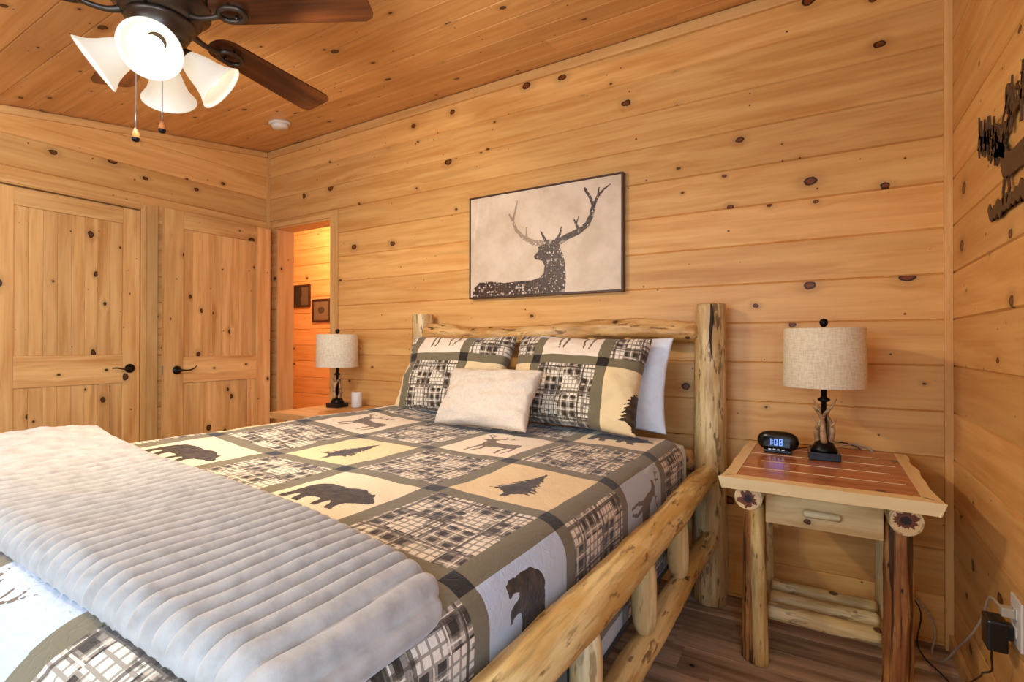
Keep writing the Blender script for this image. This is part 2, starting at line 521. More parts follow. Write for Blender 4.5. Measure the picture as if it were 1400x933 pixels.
# ---- hall seen through the doorway
HY = 3.78
hw = slab('wall_hall', BACKING, [(-6.4, -2.0, HY + .018, HY + .1, 0, 2.8), (-6.5, -6.4, YB + .14, HY + .1, 0, 2.8), (-2.0, -1.9, YB + .14, HY + .1, 0, 2.8), (-6.4, XL - .2, YB + .04, YB + .14, 0, 2.8)])
wall_planks(hw, (0, HY, 0), 0, -6.4, -2.0, lambda u: 2.7, PINE_HALL, rows=[z + .06 for z in ROWS])
slab('floor_hall', FLOOR, [(-6.5, -1.9, YB + .02, HY + .1, -.1, 0)])
slab('ceiling_hall', PINE_CEIL, [(-6.5, -1.9, YB + .14, HY + .1, 2.7, 2.78)])
l = bpy.data.lights.new('hall_lamp', 'POINT'); l.energy = HALL; l.color = (1, .86, .64); l.shadow_soft_size = .12
o = bpy.data.objects.new('hall_lamp', l); C.objects.link(o); o.location = (-4.1, 3.05, 2.45)

# ---- trims
def trim(name, *b, mat=PINE_TRIM, bev=.002, ax='x'):
    """a moulding; grain along its longest side"""
    x0, x1, y0, y1, z0, z1 = b; d = (x1 - x0, y1 - y0, z1 - z0); i = d.index(max(d))
    if i == 2:
        o = box(name, mat, None, 0, d[2], -d[1] / 2, d[1] / 2, -d[0] / 2, d[0] / 2, bev, ((x0 + x1) / 2, (y0 + y1) / 2, z0), (0, -PI / 2, 0))
    elif i == 1:
        o = box(name, mat, None, 0, d[1], -d[0] / 2, d[0] / 2, -d[2] / 2, d[2] / 2, bev, ((x0 + x1) / 2, y0, (z0 + z1) / 2), (0, 0, PI / 2))
    else:
        o = box(name, mat, None, 0, d[0], -d[1] / 2, d[1] / 2, -d[2] / 2, d[2] / 2, bev, (x0, (y0 + y1) / 2, (z0 + z1) / 2))
    return struct(o)


trim('trim_1', XR - .026, XR, YB - .026, YB, 0, zc(YB) - .04)                     # corner right of the night stand
trim('trim_2', XL, XL + .02, YB - .02, YB, 0.0, zc(YB) - .04)                     # far left corner
trim('trim_3', XL, XR, YB - .020, YB, zc(YB) - .060, zc(YB) - .006, bev=.006)     # along the headboard wall under the ceiling
for nm, x0, x1 in (('trim_4', XL, XL + .018), ('trim_5', XR - .018, XR)):
    o = struct(box(nm, PINE_TRIM, None, 0, (YB - YF) / math.cos(al) - .03, -(x1 - x0) / 2, (x1 - x0) / 2, -.020, .020, .003, ((x0 + x1) / 2, YF + .005, zc(YF) - .024)))
    o.rotation_euler = Matrix.Rotation(al, 3, 'X').to_4x4().to_euler()
    o.matrix_world = Matrix.Translation(((x0 + x1) / 2, YF + .005, zc(YF) - .027)) @ Matrix.Rotation(al, 4, 'X') @ Matrix.Rotation(PI / 2, 4, 'Z')
trim('baseboard_right', XR - .016, XR, YF, YB - .027, 0, .066, bev=.004)
# casing of the closet door
trim('trim_6', XL, XL + .014, CY1 - .002, CY1 + .10, 0, CZ + .045)
trim('trim_7', XL + .0145, XL + .024, CY1 + .004, CY1 + .024, 0, CZ + .03)
trim('trim_8', XL, XL + .014, CY0 - .06, CY1 - .003, CZ, CZ + .045)
trim('trim_9', XL + .0145, XL + .024, CY0 - .04, CY1 + .003, CZ + .006, CZ + .024)
trim('trim_10', XL, XL + .014, CY0 - .06, CY0, 0, CZ)
# doorway lining and casing
trim('trim_11', DX1 - .012, DX1 + .066, YB - .016, YB - .001, 0, DZ + .045)
trim('trim_12', DX0 - .02, DX1 - .013, YB - .016, YB - .001, DZ - .004, DZ + .03)
trim('trim_13', DX0 - .0, DX0 + .016, YB, YB + .15, 0, DZ - .017)
trim('trim_14', DX1 - .016, DX1, YB, YB + .15, 0, DZ - .017)
trim('trim_15', DX0, DX1, YB, YB + .15, DZ - .016, DZ)


# ------------------------------------------------------------------ doors
def door(name, loc, rz, W, H, px0, px1, lock0, lock1, top, hx, hz, side, label, nb):
    d = bpy.data.objects.new(name, None); C.objects.link(d); d.location = loc; d.rotation_euler = (0, 0, rz); d['kind'] = 'structure'; d['label'] = label
    T = .035
    def vert(nm, x0, x1, y0, y1, z0, z1, bev=.0025):       # grain upright
        return box(nm, PINE_DOOR, d, 0, z1 - z0, y0, y1, x0, x1, bev, (0, 0, z0), (0, -PI / 2, 0))
    # rotating by -90 about y sends local z to -x, so widths are mirrored about zero
    def vert2(nm, x0, x1, y0, y1, z0, z1, bev=.0025):
        return box(nm, PINE_DOOR, d, 0, z1 - z0, y0, y1, -x1, -x0, bev, (0, 0, z0), (0, -PI / 2, 0))
    vert2('stile', 0, px0, 0, T, 0, H); vert2('stile', px1, W, 0, T, 0, H)
    box('rail', PINE_DOOR, d, px0, px1, 0, T, top, H, .0025)
    box('rail', PINE_DOOR, d, px0, px1, 0, T, lock0, lock1, .0025)
    box('rail', PINE_DOOR, d, px0, px1, 0, T, 0, .2, .0025)
    bw = (px1 - px0) / nb
    for i in range(nb):
        for (z0, z1) in ((.2, lock0), (lock1, top)):
            x0 = px0 + i * bw
            vert2('board', x0 + .0002, x0 + bw - .0002, .011, .026, z0, z1, .0025)
    h = lathe_obj('handle', [(.0, .0), (.026, .0), (.030, .004), (.026, .010), (.012, .014), (.010, .04), (.0, .042)], BLACK, d, (hx, -.0005, hz), (PI / 2, 0, 0), 24)
    s = side
    pts = [(0, 0, .034), (s * .02, .001, .040), (s * .05, -.002, .042), (s * .085, .006, .042), (s * .112, .028 if s > 0 else .004, .038)]
    vs, fs = tube(pts, [.0075, .006, .005, .005, .0035], 8)
    link('lever', mesh('lever', vs, fs, True), BRONZE, h)
    if s > 0:
        box('latch_plate', STEEL, d, -.0015, .0005, .008, .027, hz - .03, hz + .03)
    return d


door('door_1', (XL, CY0 + .004, .008), PI / 2, CY1 - CY0 - .008, CZ - .016, .115, .648, .915, 1.100, 1.962, .688, 1.008, -1,
     'closed two-panel knotty pine closet door at the left edge', 8)
door('door_2', (-3.785, 1.748, .010), PI / 2, .775, 2.085, .122, .658, .898, 1.08, 1.966, .080, .988, 1,
     'open two-panel knotty pine door swung back against the left wall', 8)

# ------------------------------------------------------------------ silhouettes (signed distances)
def poly_sd(P, pts):
    pts = np.array(pts, float); d = np.full(len(P), 1e9); ins = np.zeros(len(P), bool)
    for i in range(len(pts)):
        a, b = pts[i], pts[(i + 1) % len(pts)]; e = b - a; q = P - a
        t = np.clip((q @ e) / max(e @ e, 1e-12), 0, 1); d = np.minimum(d, np.hypot(*(q - t[:, None] * e).T))
        c = ((a[1] > P[:, 1]) != (b[1] > P[:, 1]))
        with np.errstate(divide='ignore', invalid='ignore'):
            xi = (b[0] - a[0]) * (P[:, 1] - a[1]) / (b[1] - a[1] if b[1] != a[1] else 1e-9) + a[0]
        ins ^= c & (P[:, 0] < xi)
    return np.where(ins, -d, d)


def line_sd(P, pts, r0, r1=None):
    r1 = r0 if r1 is None else r1; d = np.full(len(P), 1e9); n = len(pts) - 1
    for i in range(n):
        a, b = np.array(pts[i], float), np.array(pts[i + 1], float); e = b - a; q = P - a
        t = np.clip((q @ e) / max(e @ e, 1e-12), 0, 1); rr = r0 + (r1 - r0) * (i + t) / n
        d = np.minimum(d, np.hypot(*(q - t[:, None] * e).T) - rr)
    return d


BEAR = [(.12, .44), (.13, .54), (.18, .62), (.26, .66), (.36, .665), (.46, .655), (.55, .69), (.62, .70), (.69, .66), (.74, .635), (.765, .66), (.79, .645), (.80, .61), (.84, .57), (.90, .53), (.91, .49), (.88, .465), (.82, .465), (.76, .44), (.71, .42), (.69, .36), (.71, .30), (.74, .275), (.73, .255), (.66, .255), (.63, .30), (.60, .37), (.57, .40), (.55, .34), (.56, .28), (.58, .26), (.50, .255), (.485, .30), (.48, .38), (.42, .395), (.36, .39), (.33, .36), (.34, .30), (.37, .27), (.36, .255), (.28, .255), (.26, .30), (.25, .36), (.22, .38), (.20, .34), (.20, .29), (.22, .265), (.21, .25), (.13, .25), (.115, .30), (.125, .37)]
DEER = [(.15, .655), (.19, .69), (.25, .71), (.31, .70), (.35, .64), (.40, .58), (.50, .565), (.62, .57), (.72, .575), (.79, .54), (.81, .46), (.77, .38), (.70, .36), (.60, .385), (.48, .39), (.38, .38), (.30, .43), (.27, .52), (.25, .60), (.21, .625), (.16, .63)]


def sd_bear(P): return poly_sd(P, BEAR)


def sd_deer(P):
    d = poly_sd(P, DEER)
    for pts in ([(.33, .42), (.30, .28), (.31, .14)], [(.38, .40), (.41, .27), (.37, .15)], [(.70, .40), (.67, .28), (.71, .14)], [(.77, .42), (.81, .30), (.79, .15)]):
        d = np.minimum(d, line_sd(P, pts, .024, .013))
    for pts in ([(.27, .70), (.19, .76), (.11, .82), (.10, .90)], [(.19, .76), (.21, .86)], [(.15, .79), (.14, .87)], [(.29, .70), (.38, .75), (.48, .80), (.56, .87)], [(.38, .75), (.36, .86)], [(.47, .795), (.46, .88)], [(.31, .69), (.36, .69)]):
        d = np.minimum(d, line_sd(P, pts, .013, .008))
    return d


def tree_pts():
    rs = random.Random(3); L, R = [], []
    n = 11
    for i in range(n):
        t = i / n; z = .86 - t * .62; wd = .02 + .25 * t
        L.append((.5 - wd * rs.uniform(.82, 1.1), z - .045)); L.append((.5 - wd * .45, z - .035))
        R.append((.5 + wd * rs.uniform(.82, 1.1), z - .05)); R.append((.5 + wd * .45, z - .036))
    return [(.5, .90)] + R + [(.53, .2), (.53, .13), (.47, .13), (.47, .2)] + L[::-1]


TREE = tree_pts()


def sd_tree(P): return poly_sd(P, TREE)


SH = {'bear': sd_bear, 'deer': sd_deer, 'tree': sd_tree}
BGC = {'bear': lin((236, 216, 180)), 'tree': lin((234, 208, 158)), 'deer': lin((238, 222, 198)), 'plaid': lin((230, 216, 190))}
BG_COOL_LIT = lin((192, 203, 214))  # cool window light painted into the block backgrounds on the side and foot drapes


def print_attrs(me, cu, cv, rule, side_cool_lit=False):
    n = len(cu); sd = np.full(n, .2); bgc = np.zeros((n, 4), np.float32); pl = np.zeros(n); tone = np.zeros(n)
    fu, fv = np.floor(cu).astype(int), np.floor(cv).astype(int)
    for a in range(fu.min(), fu.max() + 1):
        for b in range(fv.min(), fv.max() + 1):
            idx = np.nonzero((fu == a) & (fv == b))[0]
            if not len(idx): continue
            k = rule(a, b); bgc[idx] = BG_COOL_LIT if (side_cool_lit and (a >= 0 or b <= -3)) else BGC[k]
            if k == 'plaid': pl[idx] = 1; continue
            P = np.stack([cu[idx] - a, cv[idx] - b], 1)
            P = (P - .5) / .92 + .5
            sd[idx] = np.clip(SH[k](P), -.2, .2); tone[idx] = 1.0 if k == 'deer' else 0.0
    me.attributes.new('sd', 'FLOAT', 'POINT').data.foreach_set('value', sd.astype(np.float32))
    me.attributes.new('plaid', 'FLOAT', 'POINT').data.foreach_set('value', pl.astype(np.float32))
    me.attributes.new('tone', 'FLOAT', 'POINT').data.foreach_set('value', tone.astype(np.float32))
    me.attributes.new('cellbg', 'FLOAT_COLOR', 'POINT').data.foreach_set('color', bgc.ravel())
    c = np.stack([cu, cv, np.zeros(n)], 1).astype(np.float32)
    me.attributes.new('cuv', 'FLOAT_VECTOR', 'POINT').data.foreach_set('vector', c.ravel())


def quilt_material():
    m = M('printed_quilt', .88, .15)
    def at(nm, out='Fac'):
        a = m.n('ShaderNodeAttribute'); a.attribute_name = nm; return a.outputs[out]
    sx = m.n('ShaderNodeSeparateXYZ'); m.link(at('cuv', 'Vector'), sx.inputs[0])
    u, v = V(m.nt, sx.outputs[0]), V(m.nt, sx.outputs[1])
    sd = V(m.nt, at('sd')); pl = V(m.nt, at('plaid')).gt(.5); tone = V(m.nt, at('tone')); bgc = at('cellbg', 'Color')
    rough = m.noise(m.comb(u, v), 26, 3)
    sil = (sd + (rough - .5) * .03).lt(0.0)
    brown = m.mix(tone, lin((54, 42, 28)), lin((116, 98, 74)))
    mott = m.noise(m.comb(u, v), 14, 3).step(.35, .7)
    brown = m.mix(mott * .45, brown, lin((104, 84, 58)))
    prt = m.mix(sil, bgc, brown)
    # plaid: thin lines, heavy bands and dense checks
    def band(t, period, a, b):
        f = (t * period).fr(); return f.gt(a) * f.lt(b)
    pu, pv = u.fr(), v.fr()
    cream = m.mix(0.0, lin((232, 218, 194)), lin((232, 218, 194)))
    lines_u = band(pu, 17.0, .0, .25); lines_v = band(pv, 17.0, .0, .25)
    def patch(t, s): return ((t * 4.0 + s).fl() * .5).fr().gt(.25)
    pa = patch(pu, 0.0) * patch(pv, 1.0); pb = patch(pu, 1.0) * patch(pv, 0.0)
    ch_u = band(pu, 9.0, .12, .62); ch_v = band(pv, 9.0, .12, .62)
    c = m.mix((lines_u.mx(lines_v)) * .62, cream, lin((74, 60, 42)))
    dense = pa.mx(pb)
    c = m.mix(dense * .42, c, lin((112, 94, 70)))
    c = m.mix(dense * (ch_u * .5 + ch_v * .5) * .95, c, lin((48, 37, 26)))
    c = m.mix(dense * band(pu, 9.0, .86, .95).mx(band(pv, 9.0, .86, .95)), c, lin((226, 212, 188)))
    c = m.mix(band(pu, 3.0, .30, .37).mx(band(pv, 3.0, .62, .69)) * .8, c, lin((60, 46, 32)))
    irr = m.noise(m.comb(u * 1.0, v * 1.0), 5.0, 1).step(.52, .60)
    c = m.mix(irr * (band(pu, 9.0, .5, .78).mx(band(pv, 9.0, .5, .78))) * .7, c, lin((62, 50, 38)))
    cell = m.mix(pl, prt, c)
    su = (pu - .5).ab().gt(.425); sv = (pv - .5).ab().gt(.435)
    sash = lin((120, 110, 84))
    cell = m.mix(su.mx(sv), cell, sash); cell = m.mix(su * sv, cell, lin((44, 38, 32)))
    m.base(cell)
    sq = (m.noise(m.comb(u, v), 9, 1, .5, 1.2) - .5).ab().step(0, .05)
    m.bump(sq * .35 + m.noise(m.comb(u, v), 11, 3) * 1.5, .32, .006)
    m.b.inputs['Sheen Weight'].default_value = .2
    return m.done()


QUILTM = quilt_material()

# ------------------------------------------------------------------ bed
bed = thing('log_bed', 'peeled pine log bed with round posts standing against the headboard wall', 'bed', (-1.31, 2.51, 0))
def W2(p, o): return (p[0] - o.location[0], p[1] - o.location[1], p[2] - o.location[2])
BXR, BXL = -.445, -2.18
log('post', LOGPOST, bed, W2((BXR, 2.51, 0), bed), 1.372, .073, .068, 'z', 1, lump=.05, e0=.06, e1=.10, bend=.006)
log('post', LOGPOST, bed, W2((BXL, 2.51, 0), bed), 1.372, .073, .070, 'z', 2, lump=.05, e0=.06, e1=.10, bend=.006)
log('post', LOGPOST, bed, W2((BXR, .10, 0), bed), .70, .072, .070, 'z', 3, e0=.06, e1=.10)
log('post', LOGPOST, bed, W2((BXL, .10, 0), bed), .70, .072, .070, 'z', 4, e0=.06, e1=.10)
log('headboard_rail', LOGHEAD, bed, W2((BXL + .045, 2.50, 1.240), bed), 1.65, .055, .050, 'x', 5, lump=.28, bend=.04, burls=14, rings=60)
log('headboard_rail', LOGHEAD, bed, W2((BXL + .05, 2.50, .64), bed), 1.62, .05, .05, 'x', 6)
for i in range(7):
    log('spindle', LOGM, bed, W2((BXL + .18 + i * .195, 2.50, .66), bed), .56, .028, .026, 'z', 20 + i, rings=12)
log('side_rail', LOGM, bed, W2((BXR, .13, .600), bed), 2.35, .050, .047, 'y', 7, lump=.12, bend=.022, burls=9, rings=60)
log('side_rail', LOGM, bed, W2((BXR, .13, .305), bed), 2.33, .042, .040, 'y', 8, lump=.10, bend=.02, burls=6, rings=50)
log('side_rail', LOGM, bed, W2((BXL, .13, .600), bed), 2.35, .046, .046, 'y', 9)
log('side_rail', LOGM, bed, W2((BXL, .13, .305), bed), 2.33, .042, .040, 'y', 10)
for i, (yy, lean) in enumerate(((1.90, .02), (1.485, 0), (1.065, -.01), (.66, .02), (.3, 0))):
    log('spindle', LOGPALE, bed, W2((BXR, yy, .335), bed), .24, .038, .036, (lean * 2, -PI / 2, 0), 40 + i, rings=20, e0=.9, e1=.9, lump=.06, burls=1, taper=.38)
    log('spindle', LOGPALE, bed, W2((BXL, yy, .335), bed), .235, .030, .027, 'z', 50 + i, rings=12, e0=1.1, e1=1.1)
log('footboard_rail', LOGM, bed, W2((BXL + .05, .10, .56), bed), 1.64, .048, .046, 'x', 11)
log('footboard_rail', LOGM, bed, W2((BXL + .05, .10, .30), bed), 1.64, .045, .042, 'x', 12)
# the open check in the top of the nearer post
vs, fs = tube([(0, -.069, 1.365), (.004, -.073, 1.30), (-.003, -.073, 1.22), (.003, -.071, 1.12)], [.004, .009, .006, .001], 6)
pc = link('crack', mesh('crack', vs, fs, True), plain('crack_shadow', (52, 36, 24), .8), bed); pc.location = W2((BXR + .016, 2.514, 0), bed)

tag(box('box_spring', GREYF, None, -2.07, -.545, .22, 2.41, .24, .50, .03), 'dark grey box spring between the bed rails', 'box spring')
mt_ = box('mattress', SHEET, None, -2.095, -.522, .24, 2.43, .505, .740, .06)
tag(mt_, 'mattress in a pale blue sheet showing at the head beside the post', 'mattress')


ZTX = np.linspace(-2.4, -.3, 400)
ZTY = np.interp(ZTX, [-2.4, -2.08, -1.70, -1.28, -.93, -.56, -.3], [.838, .840, .800, .788, .781, .766, .756])
ZTY = np.convolve(np.pad(ZTY, 30, 'edge'), np.hanning(61) / np.hanning(61).sum(), 'valid')


def ztop(a):
    return float(np.interp(a, ZTX, ZTY))


EXR, RXR, EXL, EYF, RYF = -.60, .09, -2.05, .36, .16
def arc(r, R):
    if r <= 0: return 0.0, 0.0
    t = r / R
    if t < PI / 2: return R * math.sin(t), R * (1 - math.cos(t))
    return R, R + (r - R * PI / 2)


def Q(a, b, extra=0.0, wr=True):
    hx, dx = arc(a - EXR, RXR); hl, dl = arc(EXL - a, RXR); hy, dy = arc(EYF - b, RYF)
    x = min(max(a, EXL), EXR) + hx - hl; y = max(b, EYF) - hy
    z = ztop(min(max(a, EXL - .05), EXR)) - dx - dl - dy
    if wr:
        top = 1.0 if (dx + dl + dy) < .02 else .4
        z += .006 * mnoise.noise(Vector((a * 4, b * 4, 0))) * top + .003 * mnoise.noise(Vector((a * 13, b * 13, 3))) * top
        if dx > .03: x += .008 * mnoise.noise(Vector((b * 7, a * 3, 5)))
        if dy > .03: y += .010 * mnoise.noise(Vector((a * 7, b * 3, 8)))
    return Vector((x, y, z))


QN = .0066
A = np.arange(-2.42, -.12 + 1e-6, QN); B = np.arange(-.12, 2.275, QN)
vs = [Q(a, b) for b in B for a in A]
na, nb = len(A), len(B)
fs = [(j * na + i, j * na + i + 1, (j + 1) * na + i + 1, (j + 1) * na + i) for j in range(nb - 1) for i in range(na - 1)]
me = mesh('quilt', vs, fs, True)
aa, bb = np.meshgrid(A, B)


def qrule(a, b):
    if (a + b) % 2 == 0: return 'plaid'
    return {-1: 'bear', 0: 'tree', 1: 'deer', 2: 'bear', -2: 'tree', -3: 'deer', -4: 'bear', 3: 'tree'}.get(b, 'tree')


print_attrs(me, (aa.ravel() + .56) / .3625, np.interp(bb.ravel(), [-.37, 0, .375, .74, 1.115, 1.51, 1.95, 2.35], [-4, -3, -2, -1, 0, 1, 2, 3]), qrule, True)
qo = link('quilt', me, QUILTM)
tag(qo, 'patchwork quilt of plaid, bear, deer and pine tree blocks covering the bed', 'quilt')
sm = qo.modifiers.new('cloth_thickness', 'SOLIDIFY'); sm.thickness = .008; sm.offset = -1

# ---- ribbed throw folded across the foot
m = M('ribbed_plush', .95, .1); x, y, z = m.coord(); nz = m.noise(m.comb(x, y, z), 160, 3, .7); n2 = m.noise(m.comb(x, y, z), 30, 3)
m.base(m.mix(n2.step(.3, .8), lin((180, 173, 162)), lin((156, 148, 137)))); m.bump(nz + n2 * .4, .35, .002); m.b.inputs['Sheen Weight'].default_value = .35
PLUSH = m.done()
HEADE = lambda a: float(np.interp(a, [-2.2, -1.94, -1.56, -1.2, -.9, -.65, -.52], [.79, .775, .785, .775, .745, .70, .665]))
TA0, TA1, TB0 = -2.22, -.515, .335
NA, NB = 430, 70
vs = []
P_ = .0362
for j in range(NB + 1):
    t = j / NB; t = .5 - .5 * math.cos(PI * t) if True else t
    for i in range(NA + 1):
        a = TA0 + (TA1 - TA0) * i / NA
        if i > NA - 30: pass
        bh = HEADE(a)
        # round the right-hand corners
        dr = TA1 - a
        inset = .045 * (1 - min(dr / .05, 1)) ** 2
        b = (TB0 + inset * .6) + (bh - inset - TB0 - inset * .6) * t
        p = Q(a, b, wr=False)
        e = 1e-3
        nx = (Q(a + e, b, wr=False) - Q(a - e, b, wr=False)).cross(Q(a, b + e, wr=False) - Q(a, b - e, wr=False)).normalized()
        d = min(b - TB0 - inset * .6, bh - inset - b, dr, a - TA0)
        s = max(0.0, 1 - (1 - min(max(d, 0) / .04, 1)) ** 2) ** .5
        hump = max(0, min(1, (-1.50 - a) / .55)); hump = .038 * hump * hump * (3 - 2 * hump)
        hump *= .45 + .55 * math.sin(PI * min(max(t, 0), 1))
        T = .046 + hump + .007 * mnoise.noise(Vector((a * 5, b * 6, 2)))
        ribw = max(0, min(1, (a + 1.86) / .30))
        wig = .006 * mnoise.noise(Vector((a * 4, b * 7, 1)))
        rib = abs(math.sin(PI * (a + wig) / P_)) ** .7
        fluff = .005 * mnoise.noise(Vector((a * 22, b * 22, 6))) + .003 * mnoise.noise(Vector((a * 60, b * 60, 6)))
        h = s * (T + (rib - .6) * .019 * ribw + fluff * (1.15 - ribw)) + .001
        if s < .9: h += (rib - .6) * .007 * ribw * (1 - s)
        vs.append(p + nx * h)
fs = [(j * (NA + 1) + i, j * (NA + 1) + i + 1, (j + 1) * (NA + 1) + i + 1, (j + 1) * (NA + 1) + i) for j in range(NB) for i in range(NA)]
to = link('throw_blanket', mesh('throw_blanket', vs, fs, True), PLUSH)
tag(to, 'folded white ribbed plush throw blanket lying across the foot of the bed', 'blanket')


# ---- pillows
def pillow(name, W, H, T, mat, loc, tilt, rz=0.0, label='', group=None, n=(90, 66), pinch=.07, power=.36, seed=0, cells=None, rule=None, crown=0.0, rx2=0.0):
    vs, fs = [], []
    NX, NY = n; cu, cv = [], []
    for side in (1, -1):
        for j in range(NY + 1):
            for i in range(NX + 1):
                a = -math.cos(PI * i / NX) * .35 + (2 * i / NX - 1) * .65; b = -math.cos(PI * j / NY) * .35 + (2 * j / NY - 1) * .65
                x = W / 2 * a * (1 - pinch * (1 - b * b) * abs(a)); y_ = H / 2 * b * (1 - pinch * (1 - a * a) * abs(b))
                h = T / 2 * max(0, (1 - a * a) * (1 - b * b)) ** power
                wn = mnoise.noise(Vector((a * 2.3 + seed, b * 2.3, side))) * .018 + mnoise.noise(Vector((a * 7 + seed, b * 7, side * 2))) * .006
                h += wn * min(1, h / (T * .2))
                vs.append((x, -side * h, y_ + crown * (1 - a * a) * (b > 0) * b)); cu.append(x); cv.append(y_)
    N = (NX + 1) * (NY + 1)
    for s_ in (0, 1):
        for j in range(NY):
            for i in range(NX):
                f = (s_ * N + j * (NX + 1) + i, s_ * N + j * (NX + 1) + i + 1, s_ * N + (j + 1) * (NX + 1) + i + 1, s_ * N + (j + 1) * (NX + 1) + i)
                fs.append(f if s_ == 0 else f[::-1])
    me = mesh(name, vs, fs, True)
    if cells:
        uL, vL, cs = cells
        print_attrs(me, (np.array(cu) - uL) / cs + 1.0, (np.array(cv) - vL) / cs, rule)
    bm = bmesh.new(); bm.from_mesh(me); bmesh.ops.remove_doubles(bm, verts=bm.verts[:], dist=1e-5); bm.to_mesh(me); bm.free()
    me.polygons.foreach_set('use_smooth', [True] * len(me.polygons))
    o = link(name, me, mat)
    o.matrix_world = Matrix.Translation(loc) @ Matrix.Rotation(rz, 4, 'Z') @ Matrix.Rotation(-tilt, 4, 'X') @ Matrix.Rotation(rx2, 4, 'Y')
    tag(o, label, 'pillow', group)
    return o


def prule(a, b):
    if (a + b) % 2 == 0: return 'plaid'
    return 'deer' if b == 0 else 'tree'


pillow('pillow_sham', .69, .455, .17, QUILTM, (-1.715, 2.225, 1.015), math.radians(24), .02, 'plaid and pine tree patchwork pillow sham on the left, nearest the smaller lamp', seed=1, cells=(-.265, .075, .36), rule=prule, rx2=.0)
pillow('pillow_sham', .69, .455, .19, QUILTM, (-1.005, 2.22, 1.008), math.radians(24), -.03, 'plaid and pine tree patchwork pillow sham on the right beside the tall post', seed=4, cells=(-.18, .075, .345), rule=prule, rx2=.03)
pillow('bed_pillow', .70, .44, .105, SHEET, (-.935, 2.352, 1.005), math.radians(12), -.02, 'plain pale blue pillow standing behind the right patchwork sham', seed=7, rx2=.02)
pillow('lumbar_pillow', .50, .30, .13, CREAM, (-1.325, 1.975, .935), math.radians(32), .0, 'small plain cream rectangular cushion in front of the patchwork shams', seed=9, n=(60, 44), rx2=.0)

# ------------------------------------------------------------------ night stands
def star_disc(name, r, parent, loc, seed):
    """sawn log end: pale sapwood ring round a ragged dark heart"""
    m = M('log_end_%d' % seed, .5); x, y, z = m.coord()
    rr = (x * x + z * z).m('SQRT') / r
    an = m.noise(m.comb(x / rr / r, z / rr / r, 4.0 + seed), 2.6, 2)
    heart = (rr - an.step(.25, .75) * .55).step(.46, .40)
    core = (rr - an * .5).step(.16, .02)
    rings = (rr * 40.0).m('SINE') * .5 + .5
    c = m.mix(rings * .35, lin((240, 206, 150)), lin((214, 160, 96)))
    c = m.mix(heart, c, m.mix(rings, lin((130, 70, 34)), lin((88, 44, 22)))); c = m.mix(core, c, lin((26, 16, 12)))
    m.base(c)
    vs, fs = lathe([(r * .985, -.001), (r * .97, .0015), (0.0001, .002)], 28)
    return link(name, mesh(name, [(v[0], -v[2], v[1]) for v in vs], fs), m.done(), parent, loc)


